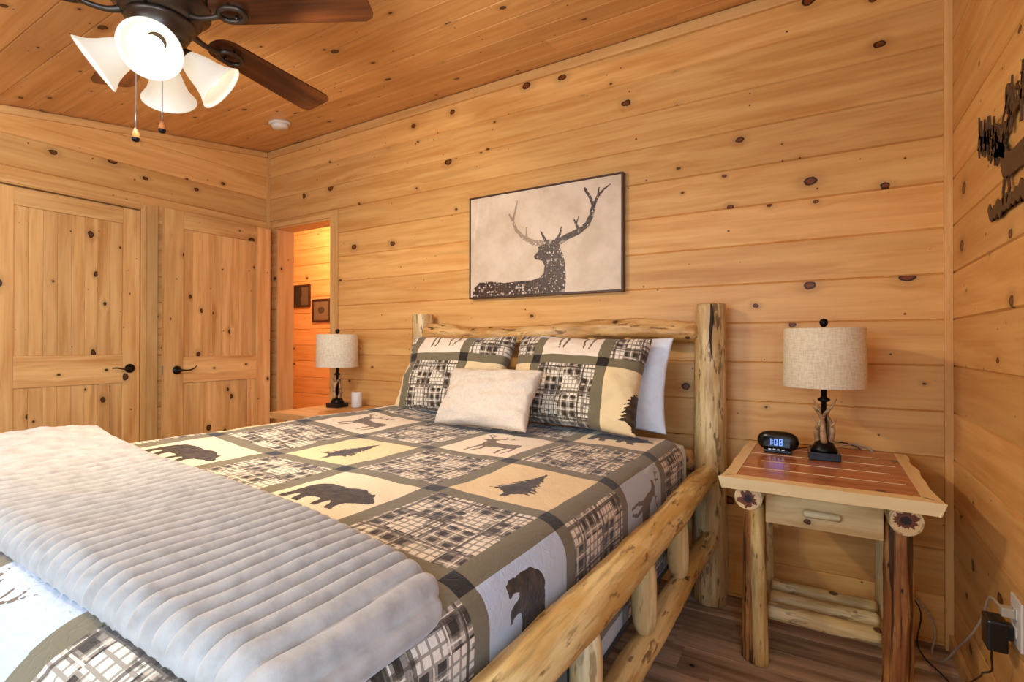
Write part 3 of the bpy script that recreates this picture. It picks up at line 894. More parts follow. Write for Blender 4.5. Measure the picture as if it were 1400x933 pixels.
def nightstand(loc, label, TOPM=None, EDGEM=None):
    """local origin on the floor under the middle of the top; x right, y to the wall"""
    t = thing('nightstand', label, 'nightstand', loc, 0, 'log nightstands beside the bed')
    rs = random.Random(9); TOPM = TOPM or REDCEDAR; EDGEM = EDGEM or SLAB
    ZT0 = .745; W = .285; y0, y1 = -.37, .37
    # top: live-edge border round dark cedar boards
    def live(nm, pts, z0, z1, seed, ax):
        bm = bmesh.new(); top, bot = [], []
        for p in pts:
            top.append(bm.verts.new((p[0], p[1], z1)))
            bot.append(bm.verts.new((p[0] * p[2], p[1] * p[2] if p[3] else p[1], z0)))
        bm.faces.new(top); bm.faces.new(bot[::-1])
        for i in range(len(top)):
            j = (i + 1) % len(top); bm.faces.new((top[i], bot[i], bot[j], top[j]))
        me = bmm(nm, bm)
        if ax == 'y':
            me.transform(Matrix.Rotation(-PI / 2, 4, 'Z'))
            link(nm, me, EDGEM, t, (0, 0, 0), (0, 0, PI / 2))
        else: 
            link(nm, me, EDGEM, t)
    bw = .05
    # front edge
    pts = []
    n = 14
    for i in range(n + 1):
        x = -W - .012 + (2 * W + .024) * i / n; pts.append((x, y0 - .006 * mnoise.noise(Vector((x * 9, 1, 0))) - .002, .965, True))
    for i in range(n + 1):
        x = W + .012 - .04 - (2 * W + .024 - .08) * i / n; pts.append((x, y0 + bw, 1, False))
    live('front_edge', pts, ZT0 - .040, ZT0, 0, 'x')
    for s in (-1, 1):
        pts = []
        for i in range(n + 1):
            y = y0 + .003 + (y1 - y0 - .003) * i / n
            pts.append((s * (W + .010 * mnoise.noise(Vector((y * 8, s * 3.0, 5))) + .008 * math.exp(-((y - y0) / .05) ** 2)), y, .965, False))
        for i in range(n + 1):
            y = y1 - (y1 - y0 - bw - .001) * i / n; pts.append((s * (W - .038), y, 1, False))
        pts = [pts[i] for i in range(len(pts))]
        live('side_edge', pts if s > 0 else pts[::-1], ZT0 - .040, ZT0, 1, 'y')
    nb_ = 5; bwid = (y1 - y0 - bw - .001) / nb_
    for i in range(nb_):
        yy = y0 + bw + .0005 + i * bwid
        box('top_board', TOPM, t, 0, 2 * W - .077, -.0125, .0125, .0004, bwid - .0004, .0015, (-W + .0385, yy, ZT0 - .0135), (-PI / 2, 0, 0))
        if i and TOPM is REDCEDAR: box('pale_strip', SLAB, t, 0, (2 * W - .077) * (.96, .8, .96, .7)[i - 1], -.0003, .0006, 0, .006, 0, (-W + .0385 + (.0, .05, .0, .09)[i - 1], yy - .003, ZT0 - .0004), (-PI / 2, 0, 0))
    lx = .215
    FLY, BLY = -.07 - .0, .29
    for s in (-1, 1):
        sd = 60 + s + int(loc[0] * 10)
        mt = CEDAR
        rr = (.041, .043)[s > 0]
        log('leg', mt, t, (s * lx, FLY, 0), .628, rr, rr * .92, 'z', sd, lump=.10 if s > 0 else .06, e0=.05, e1=.5, bend=.008, burls=2, seg=56, ridge=.16)
        log('leg', LOGPALE, t, (s * (lx - .0), BLY, 0), .628, .036, .032, 'z', sd + 5, lump=.06, e0=.05, e1=.5, bend=.008, burls=2)
        # log carrying the top, its sawn end facing the room
        sl = log('side_log', LOGPALE, t, (s * lx, -.275, .657), .60, .044, .040, 'y', sd + 9, lump=.05, e0=.03, e1=.3, burls=1)
        star_disc('end_grain', .0395, sl, (0, 0, 0), int(abs(sd)))
        sl.children[0].rotation_euler = (0, 0, -PI / 2); sl.children[0].location = (-.0012, 0, 0)
        log('side_rail', LOGPALE, t, (s * lx, FLY + .03, .16), .31, .022, .022, 'y', sd + 12, lump=.05, burls=1)
    # half-peeled strip on the near-left leg
    log('peeled_strip', LOGM, t, (-lx + .016, FLY - .015, .002), .60, .031, .024, 'z', 77, lump=.05, e0=.05, e1=.6, burls=0, bend=.012)
    for i, (yy, r) in enumerate(((.02, .031), (.13, .030), (.24, .028))):
        log('shelf_log', LOGPALE, t, (-lx + .03, yy, .155 + .004 * i), 2 * lx - .06, r, r * .95, 'x', 90 + i, lump=.07, burls=3, rings=24)
    dr = box('drawer', DRAWERW, t, -.172, .172, 0, .018, 0, .128, .003, (0, -.155, .548))
    h = log('drawer_handle', LOGPALE, dr, (-.055, -.018, .060), .11, .0125, .0115, 'x', 101, lump=.04, burls=0, rings=8, e0=.3, e1=.3)
    for s in (-1, 1): box('handle_peg', SLAB, h, s * .03 - .005 + .055, s * .03 + .005 + .055, 0, .018, -.005, .005)
    box('drawer_case', DRAWERW, t, -.168, .168, -.136, .33, .552, .672)
    return t


nightstand((-.003, 2.20, 0), 'log nightstand with a red cedar top right of the bed holding a lamp and clock')
ns2 = nightstand((-2.735, 2.30, 0), 'log nightstand left of the bed, only its top corner showing beyond the quilt', PINE_CEIL, PINE_CEIL)
ns2.scale = (1, .78, 1)


# ------------------------------------------------------------------ lamps
def lamp(loc, rz, label):
    t = thing('table_lamp', label, 'lamp', loc, rz, 'matching antler table lamps')
    box('plinth', BLACKP, t, -.052, .052, -.052, .052, 0, .028, .002)
    lathe_obj('mound', [(.046, .0285), (.044, .038), (.037, .050), (.030, .062), (.016, .072), (.0, .074)], BLACK, t, seg=20)
    A_ = [
        [(-.020, .004, .06), (-.026, .0, .10), (-.012, -.012, .135), (.006, -.010, .165), (.030, -.004, .188), (.047, .0, .215)],
        [(.020, -.002, .06), (.030, -.002, .10), (.022, .008, .135), (.0, .012, .165), (-.022, .008, .186), (-.042, .002, .212)],
        [(.0, -.020, .06), (-.006, -.026, .10), (-.006, -.016, .14), (-.020, -.010, .165), (-.044, -.006, .186)],
        [(.004, .020, .06), (.012, .024, .10), (.006, .018, .14), (.016, .012, .170), (.036, .010, .190)]]
    for p in A_: tube_obj('antler', [(q[0] * .9, q[1] * .9, .06 + (q[2] - .06) * 1.1) for q in p], [.0125, .0105, .008, .0065, .0045, .0015][:len(p) - 1] + [.0012], ANTLER, t, 10)
    for p in ([(-.018, -.010, .120), (-.030, -.016, .140), (-.040, -.016, .165)], [(.022, -.006, .125), (.034, -.010, .140), (.040, -.012, .168)]):
        tube_obj('tine', p, [.006, .004, .001], ANTLER, t, 8)
    lathe_obj('stem', [(.0, .07), (.009, .07), (.009, .215), (.020, .222), (.022, .228), (.010, .236), (.010, .33), (.003, .335), (.003, .505), (.0, .505)], BLACK, t, seg=16)
    vs, fs = lathe([(.139, .275), (.140, .277), (.137, .497), (.136, .499), (.134, .497), (.137, .277), (.139, .275)], 64, False)
    sh = link('shade', mesh('shade', vs, fs, True), LINEN, t)
    for z, r in ((.278, .1378), (.496, .1355)):
        vs, fs = tube([(r * math.cos(a), r * math.sin(a), z) for a in [2 * PI * k / 48 for k in range(48)]], .002, 6, True)
        link('shade_ring', mesh('shade_ring', vs, fs, True), LINEN, sh)
    sp = [tube([(0, 0, .492), (.134 * math.cos(a), .134 * math.sin(a), .492)], .0015, 6, sub=1) for a in (0.3, 2.4, 4.5)]
    v_, f_ = join(sp); link('shade_spider', mesh('spider', v_, f_), BLACK, sh)
    b_ = lathe_obj('bulb', [(.013, .335), (.014, .36), (.030, .395), (.030, .415), (.018, .437), (.0, .441)], WHITEP, t, seg=18)
    lathe_obj('finial', [(.0, .503), (.006, .505), (.012, .512), (.0155, .522), (.012, .533), (.0, .538)], BLACK, t, seg=18)
    return t


LAMP1 = lamp((.004, 2.315, .746), math.radians(4), 'antler table lamp with linen drum shade on the right nightstand beside the clock')
lamp((-2.86, 2.41, .746), math.radians(8), 'antler table lamp with linen drum shade left of the bed near the doorway')
lathe_obj('candle', [(.0, 0), (.034, 0), (.036, .004), (.036, .10), (.033, .106), (.0, .104)], WHITEP, None, (-2.735, 2.47, .746), seg=24)
tag(bpy.data.objects['candle'], 'short plain white cylinder candle beside the base of the left lamp', 'candle')

# ------------------------------------------------------------------ clock
ck = thing('alarm_clock', 'black oval digital alarm clock with blue digits beside the right lamp', 'clock', (-.155, 2.34, .746), math.radians(-6))
vs, fs = [], []
n, seg = 24, 36
for i in range(n + 1):
    t = -1 + 2 * i / n; s = (1 - abs(t) ** 3.2) ** .5 if abs(t) < 1 else 0.0
    for k in range(seg):
        a = 2 * PI * k / seg; vs.append((t * .077, math.copysign(abs(math.cos(a)) ** .8, math.cos(a)) * .028 * s, .046 + math.copysign(abs(math.sin(a)) ** .8, math.sin(a)) * .041 * s))
for i in range(n):
    for k in range(seg):
        k2 = (k + 1) % seg; fs.append((i * seg + k, i * seg + k2, (i + 1) * seg + k2, (i + 1) * seg + k))
link('body', mesh('body', vs, fs, True), BLACKP, ck)
box('foot', BLACKP, ck, -.05, .05, -.018, .018, 0, .012, .003)
bm = bmesh.new(); bx(bm, -.048, .048, -.0305, -.0285, .026, .066, .0009)
dsp = link('display', bmm('display', bm), plain('smoked_glass', (10, 12, 18), .08), ck)
m = M('blue_digit', .5); m.b.inputs['Emission Color'].default_value = (.10, .22, 1, 1); m.b.inputs['Emission Strength'].default_value = 2.2; m.base((.05, .1, .5, 1)); BLUE = m.done()
SEG = {'1': 'bc', '0': 'abcdef', '8': 'abcdefg', '3': 'abgcd'}
def digit(ch, x):
    bm = bmesh.new(); w_, h_, t_ = .011, .013, .0026
    R_ = {'a': (0, w_, 2 * h_ - t_, 2 * h_), 'g': (0, w_, h_ - t_ / 2, h_ + t_ / 2), 'd': (0, w_, 0, t_), 'f': (0, t_, h_, 2 * h_), 'e': (0, t_, 0, h_), 'b': (w_ - t_, w_, h_, 2 * h_), 'c': (w_ - t_, w_, 0, h_)}
    for s_ in SEG[ch]:
        a, b, c, d = R_[s_]; bx(bm, x + a, x + b, -.0316, -.0306, .033 + c, .033 + d)
    link('digit', bmm('digit', bm), BLUE, dsp)
for ch, x in (('1', -.030), ('0', -.008), ('8', .010)): digit(ch, x)
bm = bmesh.new(); bx(bm, -.0145, -.012, -.0316, -.0306, .040, .043); bx(bm, -.0145, -.012, -.0316, -.0306, .050, .053); link('digit', bmm('colon', bm), BLUE, dsp)
for i in range(4): box('button', STEEL, ck, -.03 + i * .016, -.020 + i * .016, -.0285, -.0255, .014, .018)

# ------------------------------------------------------------------ elk picture
pic = thing('framed_elk_picture', 'large framed picture of a snow-speckled elk hanging above the headboard', 'picture', (-1.366, YB - .001, 1.765))
PW, PH = .487, .309
for nm, b in (('frame_side', (-PW, -PW + .009, -.040, 0, -PH, PH)), ('frame_side', (PW - .009, PW, -.040, 0, -PH, PH)), ('frame_side', (-PW + .009, PW - .009, -.040, 0, -PH, -PH + .009)), ('frame_side', (-PW + .009, PW - .009, -.040, 0, PH - .009, PH))):
    box(nm, FRAME, pic, *b, .001)
n1, n2_ = 330, 214
X_, Z_ = np.meshgrid(np.linspace(-PW + .011, PW - .011, n1), np.linspace(-PH + .011, PH - .011, n2_))
P = np.stack([X_.ravel(), Z_.ravel()], 1)
body = [(-.47, -.32), (-.453, -.246), (-.411, -.213), (-.328, -.211), (-.239, -.224), (-.154, -.22), (-.057, -.22), (0, -.209), (.012, -.196), (.026, -.185), (.03, -.141), (.017, -.114), (-.027, -.103), (-.039, -.085), (-.017, -.066), (-.006, -.049), (-.01, -.034), (.017, -.024), (.043, .001), (.082, -.001), (.104, -.014), (.127, -.03), (.131, -.062), (.148, -.098), (.159, -.151), (.163, -.22), (.156, -.32)]
sd1 = poly_sd(P, body)
for pts, r0, r1 in (([(.040, -.01), (.019, .031), (.003, .058)], .010, .003), ([(.100, -.01), (.127, .025), (.135, .062)], .009, .004),
                    ([(.090, -.03), (.13, -.012), (.171, .006), (.24, .028), (.288, .060), (.312, .105), (.324, .154)], .020, .013),
                    ([(.324, .154), (.302, .207), (.280, .24), (.273, .256)], .010, .005), ([(.324, .154), (.347, .2), (.382, .234), (.417, .254)], .010, .003), ([(.347, .203), (.355, .246)], .006, .003),
                    ([(.24, .03), (.221, .071), (.209, .101)], .009, .003), ([(.225, .071), (.237, .106)], .005, .002), ([(.279, .25), (.290, .228)], .006, .003)):
    sd1 = np.minimum(sd1, line_sd(P, pts, r0, r1))
sd2 = np.full(len(P), 1.0)
for pts, r0, r1 in (([(.03, -.02), (-.044, -.005), (-.112, .034), (-.154, .08), (-.176, .131), (-.2, .173)], .017, .005), ([(-.176, .131), (-.16, .195), (-.146, .248)], .008, .004), ([(-.085, .03), (-.085, .084)], .006, .003)):
    sd2 = np.minimum(sd2, line_sd(P, pts, r0, r1))
vs = [(float(a), 0, float(b)) for a, b in P]
fs = [(j * n1 + i, j * n1 + i + 1, (j + 1) * n1 + i + 1, (j + 1) * n1 + i) for j in range(n2_ - 1) for i in range(n1 - 1)]
me = mesh('canvas', vs, fs)
me.attributes.new('elk', 'FLOAT', 'POINT').data.foreach_set('value', sd1.astype(np.float32))
me.attributes.new('antler', 'FLOAT', 'POINT').data.foreach_set('value', sd2.astype(np.float32))
m = M('printed_canvas', .45, .5); x, y, z = m.coord()
def atr(nm):
    a = m.n('ShaderNodeAttribute'); a.attribute_name = nm; return V(m.nt, a.outputs['Fac'])
big = m.noise(m.comb(x, z), 5, 4, .6); fine = m.noise(m.comb(x, z), 60, 3)
c = m.mix(big.step(.35, .7), lin((228, 208, 182)), lin((206, 184, 154)))
birch = m.noise(m.comb(x * 30.0, z * 4.0), 1.0, 3).step(.5, .62) * x.step(-.28, -.44) * z.step(-.05, .1)
c = m.mix(birch * .45, c, lin((240, 230, 212)))
e1 = (atr('elk') + (fine - .5) * .006).step(.0015, -.0015); e2 = (atr('antler') + (fine - .5) * .012).step(.003, -.003)
c = m.mix(e2 * .75, c, lin((132, 106, 84)))
c = m.mix(e1, c, m.mix(fine.step(.35, .65), lin((48, 34, 26)), lin((84, 64, 50))))
sn = m.vor(m.comb(x + (fine - .5) * .02, z + (m.noise(m.comb(x, z), 90, 2) - .5) * .02), 70); sr, sg, sb = m.sep(sn.outputs['Color'])
spk = (V(m.nt, sn.outputs['Distance']) / (sg * sg * .42 + .06)).step(1.0, .6) * sr.lt(.55) * (e1.mx(e2))
sn2 = m.noise(m.comb(x, z), 22, 3).step(.60, .70) * e1
c = m.mix(spk.mx(sn2 * .6), c, lin((224, 206, 182)))
m.base(c); m.bump(fine, .1, .001)
link('canvas', me, m.done(), pic, (0, -.037, 0))

# ---- two small pictures in the hall
for i, (x, z, lab) in enumerate(((-5.075, 1.72, 'small dark framed nature picture in the hall, the higher and left one'), (-4.735, 1.545, 'small dark framed nature picture in the hall, the lower and right one'))):
    t = thing('small_picture', lab, 'picture', (x, HY - .001, z), 0, 'small pictures in the hall')
    h = .127; w_ = .148
    for b in ((-w_, -w_ + .022, -.02, 0, -h, h), (w_ - .022, w_, -.02, 0, -h, h), (-w_ + .022, w_ - .022, -.02, 0, -h, -h + .022), (-w_ + .022, w_ - .022, -.02, 0, h - .022, h)): box('frame_side', plain('small_frame', (60, 34, 22), .4), t, *b, .002)
    m = M('hall_print_%d' % i, .3); x_, y_, z_ = m.coord(); nn = m.noise(m.comb(x_, z_, i * 3.0), 9, 3); n3 = m.noise(m.comb(x_, z_, i * 3.0 + 5), 22, 2)
    rr = ((x_ * x_ + z_ * z_ * 2.2).m('SQRT') + (nn - .5) * .05)
    if i: c = m.mix(rr.step(.062, .05), lin((128, 100, 70)), lin((70, 62, 36)))
    else: c = m.mix((x_ + (nn - .5) * .12).step(-.01, .01), lin((28, 26, 24)), lin((104, 82, 60)))
    m.base(m.mix(n3 * .4, c, lin((60, 56, 46))))
    box('print', m.done(), t, -w_ + .02, w_ - .02, -.012, -.004, -h + .02, h - .02)

# ------------------------------------------------------------------ metal deer cut-out on the right wall
def plate(bm, pts, t=.004):
    a = [bm.verts.new((x, 0, z)) for x, z in pts]; b = [bm.verts.new((x, t, z)) for x, z in pts]
    f1 = bm.faces.new(a); f2 = bm.faces.new(b[::-1])
    for i in range(len(a)):
        j = (i + 1) % len(a); bm.faces.new((a[i], b[i], b[j], a[j]))
    bmesh.ops.triangulate(bm, faces=[f1, f2])


def stroke(bm, pts, r0, r1=None, t=.004):
    r1 = r0 if r1 is None else r1; P = [Vector((p[0], p[1])) for p in pts]; L, R = [], []
    for i, p in enumerate(P):
        d = (P[min(i + 1, len(P) - 1)] - P[max(i - 1, 0)]).normalized(); n = Vector((-d.y, d.x)); r = r0 + (r1 - r0) * i / (len(P) - 1)
        L.append(p + n * r); R.append(p - n * r)
    plate(bm, [(q.x, q.y) for q in L + R[::-1]], t)


art = thing('metal_deer_silhouette', 'rusty cut metal silhouette of a deer among pines on the right wall', 'wall art', (XR - .012, 2.16, 1.54), -PI / 2)
rs = random.Random(2)
bm = bmesh.new()                                   # ground strip, ragged, rising to the middle
g = [(.12 + .02 * i, .035 + .012 * (i % 2) + rs.uniform(-.004, .012)) for i in range(26)]
g2 = [(.62 - .02 * i, -.0 + .012 * ((i + 1) % 2) + rs.uniform(-.006, .006)) for i in range(25)]
plate(bm, g + g2)
link('ground_strip', bmm('ground', bm), RUST, art)
bm = bmesh.new()                                   # undergrowth and pine boughs left of the deer
for k in range(40):
    t_ = rs.random(); x0 = .015 + t_ * .26; z0 = .285 - t_ * .10 + rs.uniform(-.03, .02); a = rs.uniform(-.45, .45) + PI / 2; L_ = rs.uniform(.03, .075)
    stroke(bm, [(x0, z0), (x0 + math.cos(a) * L_ * .5 + rs.uniform(-.006, .006), z0 + math.sin(a) * L_ * .5), (x0 + math.cos(a) * L_, z0 + math.sin(a) * L_)], rs.uniform(.005, .009), .0015)
for k in range(20):
    t_ = rs.random(); x0 = .02 + t_ * .24; z0 = .262 - t_ * .10; a = rs.uniform(-2.4, -.6); L_ = rs.uniform(.015, .035)
    stroke(bm, [(x0, z0), (x0 + math.cos(a) * L_, z0 + math.sin(a) * L_)], .008, .002)
stroke(bm, [(.012, .278), (.08, .258), (.16, .225), (.29, .165)], .022, .018)
stroke(bm, [(.10, .27), (.20, .26), (.28, .22)], .016, .010)
link('pine_bough', bmm('bough', bm), RUST, art)
bm = bmesh.new()
for k in range(34):
    x0 = rs.uniform(.27, .62); z0 = rs.uniform(.22, .30); a = rs.uniform(.4, 2.7); L_ = rs.uniform(.02, .045)
    stroke(bm, [(x0, z0), (x0 + math.cos(a) * L_ * .5, z0 + math.sin(a) * L_ * .5 + .004), (x0 + math.cos(a) * L_, z0 + math.sin(a) * L_)], rs.uniform(.004, .008), .0015)
for k in range(4): stroke(bm, [(.335 + .085 * k, .20), (.34 + .085 * k, .26), (.35 + .085 * k, .345)], .009, .003)
stroke(bm, [(.25, .19), (.33, .245), (.42, .265), (.62, .26)], .010, .014)
link('pine_tree', bmm('pines', bm), RUST, art)
bm = bmesh.new(); c_ = [(.315 + .022 * math.cos(a), .308 + .030 * math.sin(a)) for a in [2 * PI * i / 16 for i in range(16)]]; plate(bm, c_); stroke(bm, [(.298, .288), (.270, .262), (.262, .235)], .003, .002)
link('pine_cone', bmm('cone', bm), RUST, art)
bm = bmesh.new()                                   # deer
DT = lambda pts: [(x * .50 + .12, z * .345 - .045) for x, z in pts]
plate(bm, DT(DEER))
for pts in ([(.33, .42), (.30, .30), (.31, .20)], [(.38, .40), (.41, .30), (.37, .20)], [(.70, .40), (.67, .30), (.71, .20)], [(.77, .42), (.81, .32), (.79, .20)]): stroke(bm, DT(pts), .008, .004)
for pts in ([(.27, .70), (.20, .76), (.17, .84)], [(.29, .70), (.38, .76), (.44, .86)], [(.20, .76), (.25, .84)]): stroke(bm, DT(pts), .004, .002)
link('deer', bmm('deer', bm), RUST, art)
for x, z in ((.16, .225), (.56, .26)):
    box('standoff', RUST, art, x - .004, x + .004, .004, .0115, z - .004, z + .004)

# ---- lantern-like fixture cut by the top right corner of the frame
wl_ = thing('wall_lantern', 'pale grey boxed wall light with a dark pane at the top right corner', 'wall light', (XR, 1.75, 2.075))
bm = bmesh.new(); bx(bm, -.07, 0, -.16, .015, .0, .012, .003); bx(bm, -.07, 0, -.16, .015, .25, .262, .003)
for y_ in (.008, -.153): bx(bm, -.07, -.058, y_ - .006, y_ + .006, .0, .26)
bx(bm, -.012, 0, -.16, .015, 0, .262)
link('housing', bmm('housing', bm), WHITEP, wl_)
box('pane', plain('smoky_pane', (96, 92, 78), .12), wl_, -.064, -.058, -.148, .003, .013, .249)
box('pane', plain('smoky_pane_side', (130, 140, 138), .12), wl_, -.057, -.013, .003, .009, .013, .249)

# ------------------------------------------------------------------ outlet, plugs and cords
ot = thing('wall_outlet', 'white wall outlet low on the right wall behind the black adapter', 'outlet', (XR, 1.813, .468))
box('cover_plate', WHITEP, ot, -.006, 0, -.042, .042, -.062, .062, .002)
for z in (.024, -.024):
    box('socket', WHITEP, ot, -.009, -.0062, -.016, .016, z - .014, z + .014, .002)
ad = thing('power_adapter', 'black plug-in power adapter in the right wall outlet', 'adapter', (XR - .0095, 1.825, .435))
box('body', BLACKP, ad, -.055, -.012, -.030, .034, -.050, .030, .006)
box('plug_face', BLACKP, ad, -.012, 0, -.018, .018, -.018, .018, .002)
vs, fs = tube([(.385, 1.83, .384), (.385, 1.84, .35), (.392, 1.87, .30), (.39, 1.95, .25), (.405, 2.05, .19), (.40, 2.17, .10), (.39, 2.27, .02), (.36, 2.38, .006), (.325, 2.47, .006), (.315, 2.54, .03), (.33, 2.565, .13), (.29, 2.57, .22), (.26, 2.57, .40), (.16, 2.585, .72), (.02, 2.585, .77), (-.05, 2.50, .751), (-.12, 2.38, .757)], .0026, 6)
def attach(o, par):
    bpy.context.view_layer.update(); o.parent = par; o.matrix_parent_inverse = par.matrix_world.inverted(); return o


attach(link('cord', mesh('cord', vs, fs, True), BLACKP), ad)
vs, fs = tube([(XR - .028, 1.80, .492), (.395, 1.90, .487), (.400, 1.99, .40), (.400, 2.118, .285), (.398, 2.30, .15), (.375, 2.42, .03), (.355, 2.50, .014), (.372, 2.545, .07), (.355, 2.57, .13), (.305, 2.575, .20), (.27, 2.575, .34), (.20, 2.585, .70), (.12, 2.585, .765), (.05, 2.53, .752), (.02, 2.39, .752)], .0036, 6)
attach(link('cord', mesh('cord', vs, fs, True), CORDW), LAMP1)
attach(box('plug', CORDW, None, XR - .036, XR - .0095, 1.797, 1.823, .480, .504, .003), LAMP1)

# ------------------------------------------------------------------ smoke detector
sy = 2.19; sdx = -3.19
sdm = thing('smoke_detector', 'round white smoke detector on the ceiling in the far left corner', 'smoke detector', (sdx, sy, zc(sy) + .003))
sdm.rotation_euler = (al, 0, 0)
lathe_obj('mounting_plate', [(.0, -.004), (.070, -.004), (.070, -.014), (.066, -.018), (.0, -.018)], WHITEP, sdm, seg=32)
lathe_obj('sensor_body', [(.056, -.0185), (.054, -.036), (.044, -.046), (.0, -.048)], WHITEP, sdm, seg=32)

# ------------------------------------------------------------------ ceiling fan
FC = Vector((-1.750, .795, 0))
fan = thing('ceiling_fan', 'ceiling fan with dark wooden blades, four frosted glass shades and two pull chains', 'ceiling fan', (FC.x, FC.y, 2.2))
zt = zc(FC.y) - 2.2
lathe_obj('canopy', [(.0, zt + .012), (.075, zt + .012), (.072, zt - .03), (.045, zt - .06), (.018, zt - .07), (.0, zt - .07)], BRONZE, fan)
lathe_obj('downrod', [(.013, zt - .065), (.013, .14)], BRONZE, fan, seg=16)
lathe_obj('motor_housing', [(.0, .15), (.05, .15), (.09, .135), (.125, .10), (.132, .07), (.128, .04), (.135, .035), (.135, .022), (.118, .015), (.112, -.005), (.100, -.02), (.0, -.02)], BRONZE, fan, seg=48)
vent = [tube([(.118 * math.cos(a), .118 * math.sin(a), .112), (.134 * math.cos(a), .134 * math.sin(a), .072), (.131 * math.cos(a), .131 * math.sin(a), .04)], .0045, 6, sub=2) for a in [2 * PI * k / 24 for k in range(24)]]
v_, f_ = join(vent); vr = link('vent_ribs', mesh('vents', v_, f_, True), BRONZE, fan); vr['kind'] = 'stuff'
lk = lathe_obj('light_kit', [(.0, -.0205), (.090, -.0205), (.096, -.028), (.092, -.036), (.082, -.040), (.078, -.058), (.068, -.076), (.052, -.084), (.050, -.092), (.058, -.098), (.050, -.118), (.030, -.135), (.010, -.142), (.0, -.143)], BRONZE, fan, seg=48)
bang = [97.6, 25.6, -46.4, -118.4, 169.6]
def blade_mesh():
    r0, r1 = .165, .66; top = []
    pts = []
    for i in range(9):
        a = PI / 2 + PI * i / 8; pts.append((r0 + .055 + .055 * math.cos(a), .055 * math.sin(a)))
    pts += [(r1 - .03, -.070), (r1 - .006, -.058), (r1, -.045), (r1, .045), (r1 - .006, .058), (r1 - .03, .070)]
    bm = bmesh.new(); a = [bm.verts.new((x, 0, y_)) for x, y_ in pts]; b = [bm.verts.new((x, .006, y_)) for x, y_ in pts]
    bm.faces.new(a); bm.faces.new(b[::-1])
    for i in range(len(a)): bm.faces.new((a[i], b[i], b[(i + 1) % len(a)], a[(i + 1) % len(a)]))
    return bmm('blade', bm)
bm0 = blade_mesh()
oval = [(.235 + .040 * math.cos(a), .026 * math.sin(a), -.0165) for a in [2 * PI * k / 20 for k in range(20)]]
iv, if_ = join([tube([(.095, 0, -.010), (.13, 0, -.022), (.17, 0, -.022), (.197, 0, -.0165)], [.012, .009, .008, .009], 8), tube(oval, .0085, 8, True),
                tube([(.235, .022, -.014), (.235, .022, .0)], .005, 6, sub=1), tube([(.235, -.022, -.014), (.235, -.022, .0)], .005, 6, sub=1)])
irm = mesh('blade_iron', iv, if_, True)
for a in bang:
    ra = math.radians(a)
    R_ = Matrix.Rotation(ra, 4, 'Z') @ Matrix.Rotation(math.radians(-12), 4, 'X')
    o = link('blade', bm0, WALNUT, fan); o.matrix_basis = R_ @ Matrix.Rotation(PI / 2, 4, 'X')
    o2 = link('blade_iron', irm, BRONZE, fan); o2.matrix_basis = R_
GL = M('frosted_glass', .45, .4); GL.base(lin((192, 184, 168)))
GL.b.inputs['Emission Color'].default_value = (1, .86, .66, 1); GL.b.inputs['Emission Strength'].default_value = .46
GL.b.inputs['Transmission Weight'].default_value = 0.0; GL = GL.done()
m = M('lit_bulb', .5); m.base((1, 1, 1, 1)); m.b.inputs['Emission Color'].default_value = (1, .88, .70, 1); m.b.inputs['Emission Strength'].default_value = 2.6; BULBM = m.done()
prof = [(.024, 0), (.026, .004), (.034, .020), (.044, .045), (.052, .075), (.062, .100), (.078, .122), (.081, .126), (.0795, .1275), (.075, .122), (.059, .100), (.049, .075), (.041, .045), (.031, .020), (.023, .004)]
sv, sf = lathe(prof, 40, False); shm = mesh('glass_shade', sv, sf, True)
bv, bf = lathe([(.012, .01), (.013, .035), (.024, .055), (.029, .075), (.026, .093), (.014, .104), (.0, .107)], 20); blm = mesh('bulb', bv, bf, True)
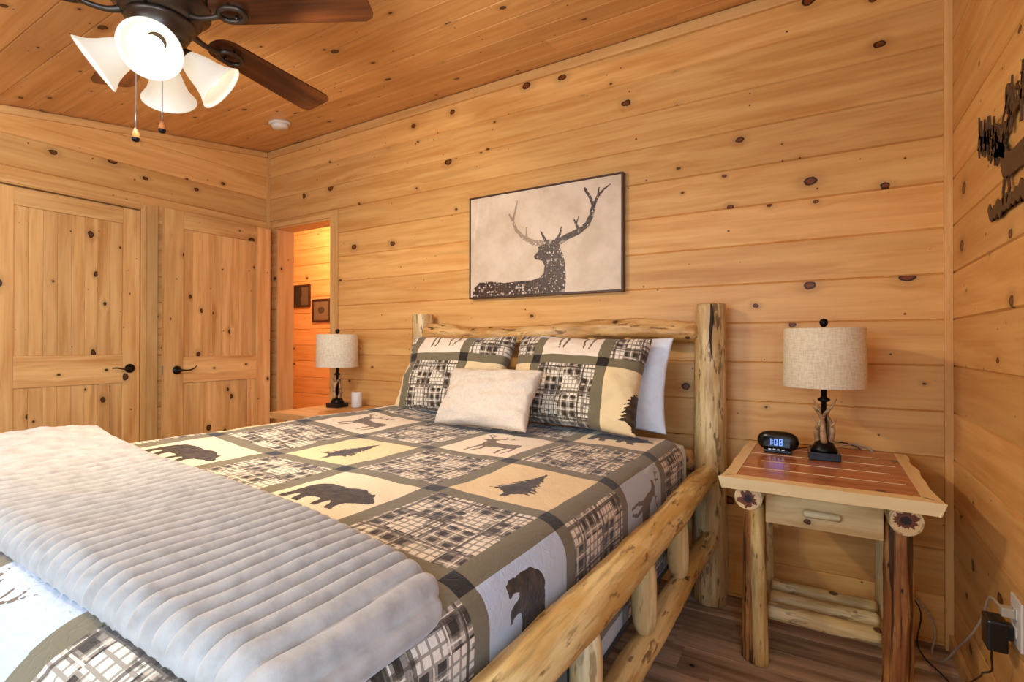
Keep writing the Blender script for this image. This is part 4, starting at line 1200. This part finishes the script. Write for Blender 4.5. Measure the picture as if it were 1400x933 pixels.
for az in (-33, 57, 147, 237):
    a = math.radians(az); el = math.radians(38)
    D = Vector((math.cos(a) * math.cos(el), math.sin(a) * math.cos(el), -math.sin(el)))
    p0 = Vector((math.cos(a) * .065, math.sin(a) * .065, -.115))
    q = Vector((0, 0, 1)).rotation_difference(D).to_matrix().to_4x4()
    sk_v, sk_f = join([tube([(math.cos(a) * .03, math.sin(a) * .03, -.105), (math.cos(a) * .05, math.sin(a) * .05, -.103), tuple(p0 + D * .0)], .010, 8)])
    link('lamp_arm', mesh('lamp_arm', sk_v, sk_f, True), BRONZE, fan)
    s_ = link('glass_shade', shm, GL, fan); s_.matrix_basis = Matrix.Translation(p0) @ q
    b_ = link('bulb', blm, BULBM, s_)
    so = lathe_obj('socket', [(.0, -.012), (.022, -.012), (.027, .0), (.0275, .008), (.0, .009)], BRONZE, s_, seg=20)
    l = bpy.data.lights.new('fan_bulb_light', 'SPOT'); l.spot_size = math.radians(172); l.spot_blend = .25; l.energy = BULB; l.color = (1, .86, .68); l.shadow_soft_size = .035
    lo_ = bpy.data.objects.new('fan_bulb_light', l); C.objects.link(lo_); lo_.location = FC + Vector((0, 0, 2.2)) + p0 + D * .135; lo_.rotation_euler = Vector((0, 0, -1)).rotation_difference(D).to_euler()
for (dx, L_, nm) in ((-.060, .355, 0), (.004, .315, 1)):
    # across the picture from the hub
    px_ = Vector((.41, .91, 0)) * dx + Vector((.911, -.412, 0)) * .055
    top = -.095
    vs, fs = tube([(px_.x, px_.y, top), (px_.x, px_.y, -L_ - .03)], .0018, 6, sub=6)
    ch = link('pull_chain', mesh('pull_chain', vs, fs, True), STEEL, fan)
    fb = lathe_obj('chain_fob', [(.0, 0), (.004, -.001), (.009, -.016), (.0105, -.028), (.007, -.036), (.0, -.037)], REDCEDAR, ch, (px_.x, px_.y, -L_ - .03), seg=14)
    lathe_obj('fob_tip', [(.0096, -.024), (.0107, -.030), (.008, -.038), (.0, -.040)], BLACK, ch, (px_.x, px_.y, -L_ - .03), seg=14)
